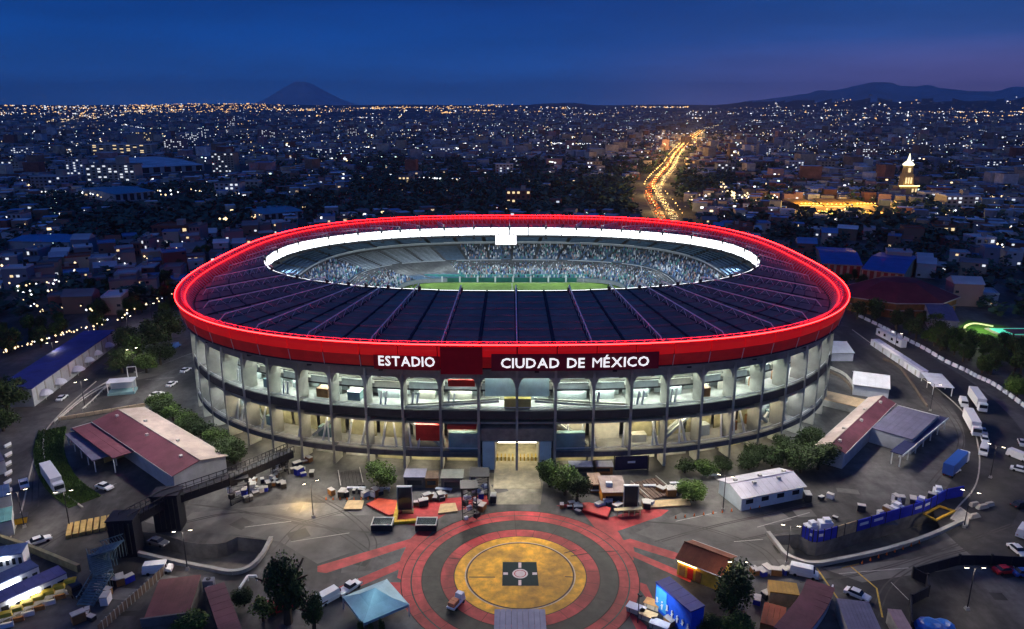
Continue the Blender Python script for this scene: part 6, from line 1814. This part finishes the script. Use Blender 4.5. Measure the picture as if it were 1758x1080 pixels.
while s < cum[-1]:
    for lane in (-9, -6, -3.2, 3.2, 6, 9):
        if r.random() < .45: continue
        x, y = avp(s + r.random() * 8, lane); k = max(.9, min(1.5, math.hypot(x, y) * .0006))
        tr.box((x, y, .1), (1.8, 4.2, 1.4), 0, 2, (1.5, 2.4))
        for q in (-.7, .7): tr.box((x + q, y - 2.2, .5), (.7 * k, .3, .6 * k), 0, 0 if lane < 0 else 1)
    s += 7 + s * .003
for k in range(16):
    s = cum[-1] * (k + .5) / 16 * .8; x, y = avp(s, 0); lamp('POINT', 'avenue_light', (x, y, 16), 90000 + 70 * s, (1, .55, .17), av_l, 2.0)
tag(tr.build('traffic', [head, tail, dark_steel]), 'dense evening traffic with head and tail lights on the avenue', 'traffic', kind='stuff')

# ---- houses one by one: the nearest of the city, left and right of the stadium
LM = [(at(65, 408), 'the long blue hall'), (at(294, 400), 'the red lit flats'), (at(58, 440), 'the pale tower'), (at(120, 470), 'the left tree belt'), (at(20, 520), 'the left photo edge'), (at(1690, 425), 'the white block'), (at(1700, 470), 'the right photo edge'), (at(1490, 440), 'the blue halls'), (at(1622, 405), 'the amber houses'), (at(1560, 510), 'the maroon pavilion'), (at(1650, 355), 'the cream offices'), (at(1450, 360), 'the glowing market'), (at(385, 410), 'the red rim'), (at(200, 355), 'the blue green hall'), (at(450, 350), 'the teal roofed shed'), (at(192, 470), 'the left road')]
def near_lm(x, y):
    return min(LM, key=lambda q: (q[0].x - x) ** 2 + (q[0].y - y) ** 2)[1]
def vis_angle(x, y): return abs(x) < y * .76 + 14
def free(x, y, w):
    if in_stadium(x, y, 1.42): return False
    if avenue_dist(x, y) < 34: return False
    return all((x - a) ** 2 + (y - b) ** 2 > (c + w * .55) ** 2 for a, b, c in TAKEN)
def left_zone(x, y):
    # beyond the road with the blue roofed building
    return x < 0 and (y - 318) > (x + 262) * .62 and y > 340
def right_zone(x, y):
    return x > 0 and y > 330 + max(0, 235 - x) * 1.6
cand = []
for gx in np.arange(-900, 900, 15.5):
    for gy in np.arange(330, 1150, 16.5):
        x, y = gx + hr.uniform(-3, 3) + (8 if int(gy / 16.5) % 2 else 0), gy + hr.uniform(-3, 3)
        if vis_angle(x, y) and (left_zone(x, y) or right_zone(x, y) or y > 640): cand.append((math.hypot(x, y), x, y))
cand.sort()
def density(x, y):
    """Built-up share of the ground: parks are dark, house quarters are dense."""
    a = x / y
    if 700 < y < 1500 and -.22 < a < .17: return .06
    if x < 0 and y < 400: return .25
    if x > 0 and y < 470: return .22
    n = math.sin(x * .011 + 2) + math.sin(y * .008 + x * .004) + math.sin(x * .021 - y * .013)
    return .90 if n > (-1.3 if math.hypot(x, y) < 720 else -.45) else .14
HOUSES = 0
LEFT_OVER = []
TREE_SPOTS = []
group_of = {}
for d, x, y in cand:
    if hr.random() > density(x, y) or not free(x, y, 9):
        if free(x, y, 4): TREE_SPOTS.append((x + hr.uniform(-4, 4), y + hr.uniform(-4, 4)))
        continue
    w, dd = hr.uniform(8, 14.5), hr.uniform(8, 13.5)
    if HOUSES < 300:
        storeys = hr.choice((1, 2, 2, 2, 3, 3, 4)); col = hr.choice(list(WM)); roof = hr.choice(('grey', 'grey', 'tin', 'tin', 'red tile', 'blue', 'white')); gable = hr.random() < .22
        lit = hr.choice((0, 0, 1, 1, 2)); ex = hr.choice((None, 'tank', 'hut')) if not gable else None
        lab = f"{['', 'single', 'two', 'three', 'four'][storeys]} storey {col} house, {('pitched ' if gable else 'flat ')}{roof} roof{' and ' + {'tank': 'water tank', 'hut': 'stair hut'}[ex] if ex else ''} by {near_lm(x, y)}"
        house(x, y, w, dd, storeys, col, roof, gable, hr.uniform(-.25, .25) + (.35 if x < 0 else -.3), lit, lab, 'houses of the city around the stadium', extra=ex, dark=1)
        HOUSES += 1
    else: LEFT_OVER.append((x, y, w, dd))

# ---- the rest of the city: one mass
mats_c = list(WM.values()) + list(roof_flat.values())
nW = len(WM)
V, F, MI = [], [], []
LV, LF, LMi = [], [], []
def addbox(x, y, z, w, d, h, rz, wm, rm):
    i = len(V); c, s = math.cos(rz), math.sin(rz)
    for zz in (z, z + h):
        for a, b in ((-.5, -.5), (.5, -.5), (.5, .5), (-.5, .5)):
            V.append((x + a * w * c - b * d * s, y + a * w * s + b * d * c, zz))
    F.extend([(i + 4, i + 5, i + 6, i + 7), (i, i + 1, i + 5, i + 4), (i + 1, i + 2, i + 6, i + 5), (i + 2, i + 3, i + 7, i + 6), (i + 3, i, i + 4, i + 7)])
    MI.extend([rm, wm, wm, wm, wm])
OC = [(1, 0, 0), (0, 1, 0), (-1, 0, 0), (0, -1, 0), (0, 0, 1), (0, 0, -1)]
OF = [(0, 1, 4), (1, 2, 4), (2, 3, 4), (3, 0, 4), (1, 0, 5), (2, 1, 5), (3, 2, 5), (0, 3, 5)]
def addlight(x, y, z, r, m, sx=1.0):
    i = len(LV)
    LV.extend((x + a * r * sx, y + b * r, z + c * r) for a, b, c in OC)
    LF.extend((i + a, i + b, i + c) for a, b, c in OF); LMi.extend([m] * 8)
def addwin(x, y, z, w, d, h, rz, m):
    """A lit window on the wall that faces the stadium."""
    c, s = math.cos(rz), math.sin(rz); ww, hh = min(w * .3, 3.0), min(h * .3, 1.8)
    u = hr.uniform(-.3, .3) * w; zz = z + h * hr.uniform(.3, .8); q = -d / 2 - .08
    pts = []
    for a, b in ((-1, -1), (1, -1), (1, 1), (-1, 1)):
        lx = u + a * ww / 2; pts.append((x + lx * c - q * s, y + lx * s + q * c, zz + b * hh / 2))
    i = len(LV); LV.extend(pts); LF.append((i, i + 1, i + 2, i + 3)); LMi.append(m)
def lcol(warm=.3):
    if hr.random() < .45: return 4 + (hr.random() < warm)
    return 1 if hr.random() < warm else (0 if hr.random() < .8 else 2)
for x, y, w, d in LEFT_OVER:
    h = hr.choice((3, 5.5, 6, 6, 8.5, 9, 11)); rz = hr.uniform(-.2, .2) + (.35 if x < 0 else -.3)
    addbox(x, y, 0, w, d, h, rz, hr.randrange(nW), nW + hr.randrange(5))
    for q in range(hr.choice((0, 0, 0, 1, 1))): addwin(x, y, 0, w, d, h, rz, lcol())
    if hr.random() < .08: addlight(x + hr.uniform(-8, 8), y - d * .5 - 2, hr.uniform(4, 8), .45 + hr.random() * .5, lcol())
# middle distance
n_mid = 0
for k in range(15000):
    r_ = 1100 * (3600 / 1100) ** hr.random(); a = hr.uniform(-.64, .64)
    x, y = r_ * math.sin(a), r_ * math.cos(a)
    if y < 640 or not free(x, y, 14) or hr.random() > density(x, y) * .8 + .08: continue
    big = hr.random() < .03
    w, d = (hr.uniform(14, 32), hr.uniform(14, 22)) if big else (hr.uniform(8, 20), hr.uniform(8, 16))
    h = hr.uniform(14, 30) if big else hr.choice((4, 6, 6, 9, 9, 12))
    rz = hr.uniform(-.4, .4)
    addbox(x, y, -.5, w, d, h, rz, hr.randrange(nW), nW + hr.randrange(5)); n_mid += 1
    if hr.random() < .20:
        for q in range(hr.choice((1, 1, 2)) + (4 if big else 0)): addwin(x, y, 0, w, d, h, rz, lcol())
    if hr.random() < .08: addlight(x, y - d * .6, hr.uniform(5, 10), r_ * .00046 * hr.uniform(.6, 1.5), lcol())
# far quarter blocks
fx = []
for k in range(9000):
    r_ = 3600 * (12500 / 3600) ** hr.random(); a = hr.uniform(-.64, .64)
    x, y = r_ * math.sin(a), r_ * math.cos(a); fx.append((x, y, r_))
Z = terrain_z(np.array([q[0] for q in fx]), np.array([q[1] for q in fx]))
for (x, y, r_), z in zip(fx, Z):
    n = math.sin(x * .0016 + 1) + math.sin(y * .0013 + x * .0007) + math.sin(x * .0037 - y * .0021)
    if hr.random() < (.75 if n > -.6 else .25):
        addbox(x, y, z - 3, hr.uniform(15, 50), hr.uniform(15, 45), 3 + hr.choice((6, 8, 12, 14, 24)), hr.uniform(-.5, .5), hr.randrange(nW), nW + hr.randrange(5))
    if n > -.9 and hr.random() < .15: addlight(x + hr.uniform(-40, 40), y - 30, z + hr.uniform(8, 18), r_ * .00036 * hr.uniform(.6, 1.5), lcol(.4))
# strings of street lights
for k in range(120):
    r_ = 700 * (6000 / 700) ** hr.random(); a = hr.uniform(-.62, .62); x, y = r_ * math.sin(a), r_ * math.cos(a)
    if density(x, y) < .2 and r_ < 1500: continue
    g = hr.choice((.0, .12, -.1, 1.2, .9, -1.0)) + hr.uniform(-.1, .1); n = hr.randrange(6, 20); m_ = hr.choice((0, 0, 1, 4, 5, 2)); st = hr.uniform(24, 40) * (1 + r_ / 5000)
    for q in range(n):
        u, v = x + math.cos(g) * st * q + hr.uniform(-3, 3), y + math.sin(g) * st * q + hr.uniform(-3, 3)
        if v < 500 or in_stadium(u, v, 1.3): continue
        addlight(u, v, 8 + float(terrain_z(np.array([u]), np.array([v]))[0]), math.hypot(u, v) * .00048 * hr.uniform(.6, 1.3), m_)
# bright ribbon of lights under the horizon and strings of street lights
def lights_at(list_px, warm, spread, count, base=.00042, z=10):
    for (x0, y0), (x1, y1) in list_px:
        for k in range(count):
            q = hr.random(); p = at(x0 + (x1 - x0) * q, y0 + (y1 - y0) * q + hr.uniform(-spread, spread))
            r_ = math.hypot(p.x, p.y); zz = float(terrain_z(np.array([p.x]), np.array([p.y]))[0])
            addlight(p.x, p.y, zz + z, r_ * base * hr.uniform(.6, 1.5), 1 if hr.random() < warm else 0)
hz = np.random.default_rng(3)
def far_lights(a0, a1, r0, r1, n, warm, base=.00045, gain=1.0):
    nc = max(3, n // 13); ca = hz.uniform(a0, a1, nc); cr_ = r0 + (r1 - r0) * hz.uniform(0, 1, nc) ** .8; ci = hz.integers(0, nc, int(n * .50)); n = len(ci)
    A = ca[ci] + hz.normal(0, 1, n) * .011; R = cr_[ci] * (1 + hz.normal(0, 1, n) * .012); A = np.clip(A, a0, a1); X, Y = R * np.sin(A), R * np.cos(A); ZZ = terrain_z(X, Y)
    for x, y, z, r_ in zip(X, Y, ZZ, R): addlight(float(x), float(y), float(z) + 9, r_ * base * hr.uniform(.5, 1.4), (3 if hr.random() < warm else 0), hr.choice((1, 1, 1.6, 2.6)))
def az(px_): return math.atan2((px_ - CPX) / FOC, 1 / math.cos(PITCH))
far_lights(az(-40), az(215), 7500, 14500, 620, .55)
far_lights(az(215), az(480), 9000, 15500, 900, .9)
far_lights(az(480), az(640), 8500, 14500, 330, .75)
far_lights(az(640), az(900), 9500, 15500, 560, .8)
far_lights(az(900), az(1080), 8000, 13000, 240, .55)
far_lights(az(1085), az(1180), 13500, 14600, 140, .85)
far_lights(az(1180), az(1560), 6500, 10500, 330, .35)
far_lights(az(1560), az(1790), 5500, 11500, 520, .55)
far_lights(az(1300), az(1760), 10800, 12800, 120, .4)
far_lights(az(-60), az(1800), 3600, 8200, 420, .35, .00036)
lights_at([((945, 252), (1045, 255))], .1, 1.2, 46, .00062); lights_at([((725, 318), (790, 320))], .1, .8, 18, .0007)
lights_at([((80, 212), (180, 205)), ((180, 205), (300, 198))], .9, 2.0, 70, .0005)
lights_at([((675, 210), (697, 200))], .9, .5, 16, .0005); lights_at([((1210, 224), (1240, 222))], .7, 1, 10)
lights_at([((1180, 346), (1340, 352))], .7, 9, 34, .0011, 7); lights_at([((1236, 324), (1262, 350))], 1.0, 4, 16, .0014, 8)
lights_at([((1405, 398), (1450, 372)), ((1400, 380), (1445, 394))], .9, 3, 9, .0011, 7); lights_at([((1530, 372), (1640, 372))], .2, 8, 18, .0010, 6)
lights_at([((20, 330), (180, 344)), ((260, 340), (420, 342))], .35, 6, 26, .0010, 7); lights_at([((100, 480), (330, 440)), ((30, 520), (110, 512))], .35, 12, 16, .0011, 7)
lights_at([((378, 401), (392, 400))], 1.0, 1, 3, .0018, 12); lights_at([((864, 368), (908, 338))], 1.0, 2, 12, .0009, 5)
lights_at([((430, 388), (455, 372))], .9, 3, 8, .001, 6); lights_at([((1700, 455), (1740, 402))], .3, 14, 16, .001, 6)
lights_at([((0, 470), (60, 545)), ((60, 545), (250, 545))], .75, 8, 12, .0012, 5)
lights_at([((0, 622), (192, 563))], .9, 2.5, 34, .0011, 4); lights_at([((150, 585), (300, 520))], .8, 6, 16, .001, 5)
me = D.meshes.new('distant_city'); me.from_pydata(V, [], F)
for m in mats_c: me.materials.append(m)
me.polygons.foreach_set('material_index', MI); me.update()
tag(link('distant_city', me), 'mass of small flat roofed buildings filling the dark plain to the horizon', 'city', kind='stuff')
me = D.meshes.new('city_lights'); me.from_pydata(LV, [], LF)
for m in (glow('light_white', (.92, .95, 1.0), 2.6, False), glow('light_warm', (1.0, .72, .38), 2.4, False), glow('light_mint', (.70, 1.0, .88), 2.0, False), glow('light_amber', (1.0, .56, .20), 2.6, False), glow('light_dim_white', (.80, .88, 1.0), .8, False), glow('light_dim_warm', (1.0, .70, .42), .8, False)): me.materials.append(m)
me.polygons.foreach_set('material_index', LMi); me.update()
tag(link('city_lights', me), 'thousands of white and amber lights scattered over the city', 'city lights', kind='stuff')

# ---- trees: belts round the stadium one by one, woods beyond as one mass
spots = []
TW = random.Random(31)
def belt(poly_px, n, hpx):
    P_ = px(poly_px); xs, ys = [p.x for p in P_], [p.y for p in P_]
    def inside(x, y):
        c = False
        for i in range(len(P_)):
            a, b = P_[i], P_[i - 1]
            if (a.y > y) != (b.y > y) and x < (b.x - a.x) * (y - a.y) / (b.y - a.y) + a.x: c = not c
        return c
    k = 0
    while k < n:
        x, y = TW.uniform(min(xs), max(xs)), TW.uniform(min(ys), max(ys))
        if inside(x, y) and not in_stadium(x, y, 1.08): spots.append((x, y, TW.uniform(*hpx))); k += 1
belt([(1466, 548), (1480, 516), (1600, 556), (1640, 590), (1758, 600), (1758, 680), (1700, 650), (1600, 598), (1530, 562)], 64, (6, 11))
belt([(0, 575), (120, 540), (300, 500), (300, 545), (200, 562), (100, 590), (0, 622)], 46, (6, 10))
belt([(1400, 490), (1470, 475), (1500, 520), (1465, 540)], 14, (6, 10))
belt([(330, 450), (400, 425), (340, 440), (300, 490), (140, 500), (200, 520)], 22, (6, 10))
for i, (x, y, h) in enumerate(spots):
    left = x < 0
    kind = TW.choice(('dark', 'dark', 'green'))
    tree(x, y, h, h * TW.uniform(.7, 1.05), kind, f"{'dark' if kind == 'dark' else 'mid green'} tree in the belt {'beyond the blue roofed building' if left else 'beyond the white barriers of the ring road'}", 'trees of the left belt' if left else 'trees of the right belt')
tv, tf, tmi = [], [], []
leafs = []
def wood_tree(x, y, z, h, w, n):
    for k in range(n):
        d = Vector((TW.gauss(0, 1), TW.gauss(0, 1), TW.gauss(0, 1))); d.normalize(); q = TW.random() ** .4
        p = (x + d.x * q * w / 2, y + d.y * q * w / 2, z + h * .58 + d.z * q * h * .42)
        s = w * TW.uniform(.10, .22); a = TW.random() * 6.28; ca, sa = math.cos(a) * s, math.sin(a) * s; t_ = TW.uniform(-.7, .7) * s
        i = len(tv); tv.extend([(p[0] - ca, p[1] - sa, p[2] - t_), (p[0] + sa, p[1] - ca, p[2] + t_), (p[0] + ca, p[1] + sa, p[2] + t_), (p[0] - sa, p[1] + ca, p[2] - t_)]); tf.append((i, i + 1, i + 2, i + 3)); tmi.append(0 if TW.random() < .7 else 1)
for x, y in TREE_SPOTS:
    if math.hypot(x, y) < 1250: wood_tree(x, y, 0, TW.uniform(6, 11), TW.uniform(7, 12), 44 if y < 650 else 26)
for k in range(9500):
    r_ = 640 * (3400 / 640) ** TW.random(); a = TW.uniform(-.64, .64); x, y = r_ * math.sin(a), r_ * math.cos(a)
    if y < 520 or avenue_dist(x, y) < 26 or in_stadium(x, y, 1.3): continue
    if TW.random() > (.95 if density(x, y) < .2 else .34): continue
    if not all((x - q) ** 2 + (y - b) ** 2 > c * c for q, b, c in TAKEN): continue
    wood_tree(x, y, 0, TW.uniform(7, 14), TW.uniform(9, 18), 22 if r_ < 1600 else 12)
me = D.meshes.new('far_woods'); me.from_pydata(tv, [], tf)
me.materials.append(mat('wood_leaf_dark', (.040, .085, .065), .9, .4, .1)); me.materials.append(mat('wood_leaf', (.060, .120, .085), .9, .4, .1)); me.polygons.foreach_set('material_index', tmi); me.update()
tag(link('far_woods', me), 'dark trees and parks between the city buildings', 'woods', kind='stuff')
print('counts', HOUSES, len(LEFT_OVER), n_mid, len(F), len(LF), len(tf), len(spots), len(D.objects))
# ------------------------------------------------------------------ evening haze
hz_m = D.materials.new('haze'); hz_m.use_nodes = True
nt = hz_m.node_tree
for n in list(nt.nodes):
    if n.type != 'OUTPUT_MATERIAL': nt.nodes.remove(n)
pv = nt.nodes.new('ShaderNodeVolumePrincipled')
pv.inputs['Color'].default_value = (.85, .90, 1.0, 1); pv.inputs['Density'].default_value = HAZE; pv.inputs['Anisotropy'].default_value = .2
nt.links.new(pv.outputs[0], [n for n in nt.nodes if n.type == 'OUTPUT_MATERIAL'][0].inputs['Volume'])
hb_ = MB().box((0, 9000, -6), (72000, 50000, 1180)).build('haze', hz_m)
tag(hb_, 'thin blue evening haze over the city', 'haze', kind='stuff')
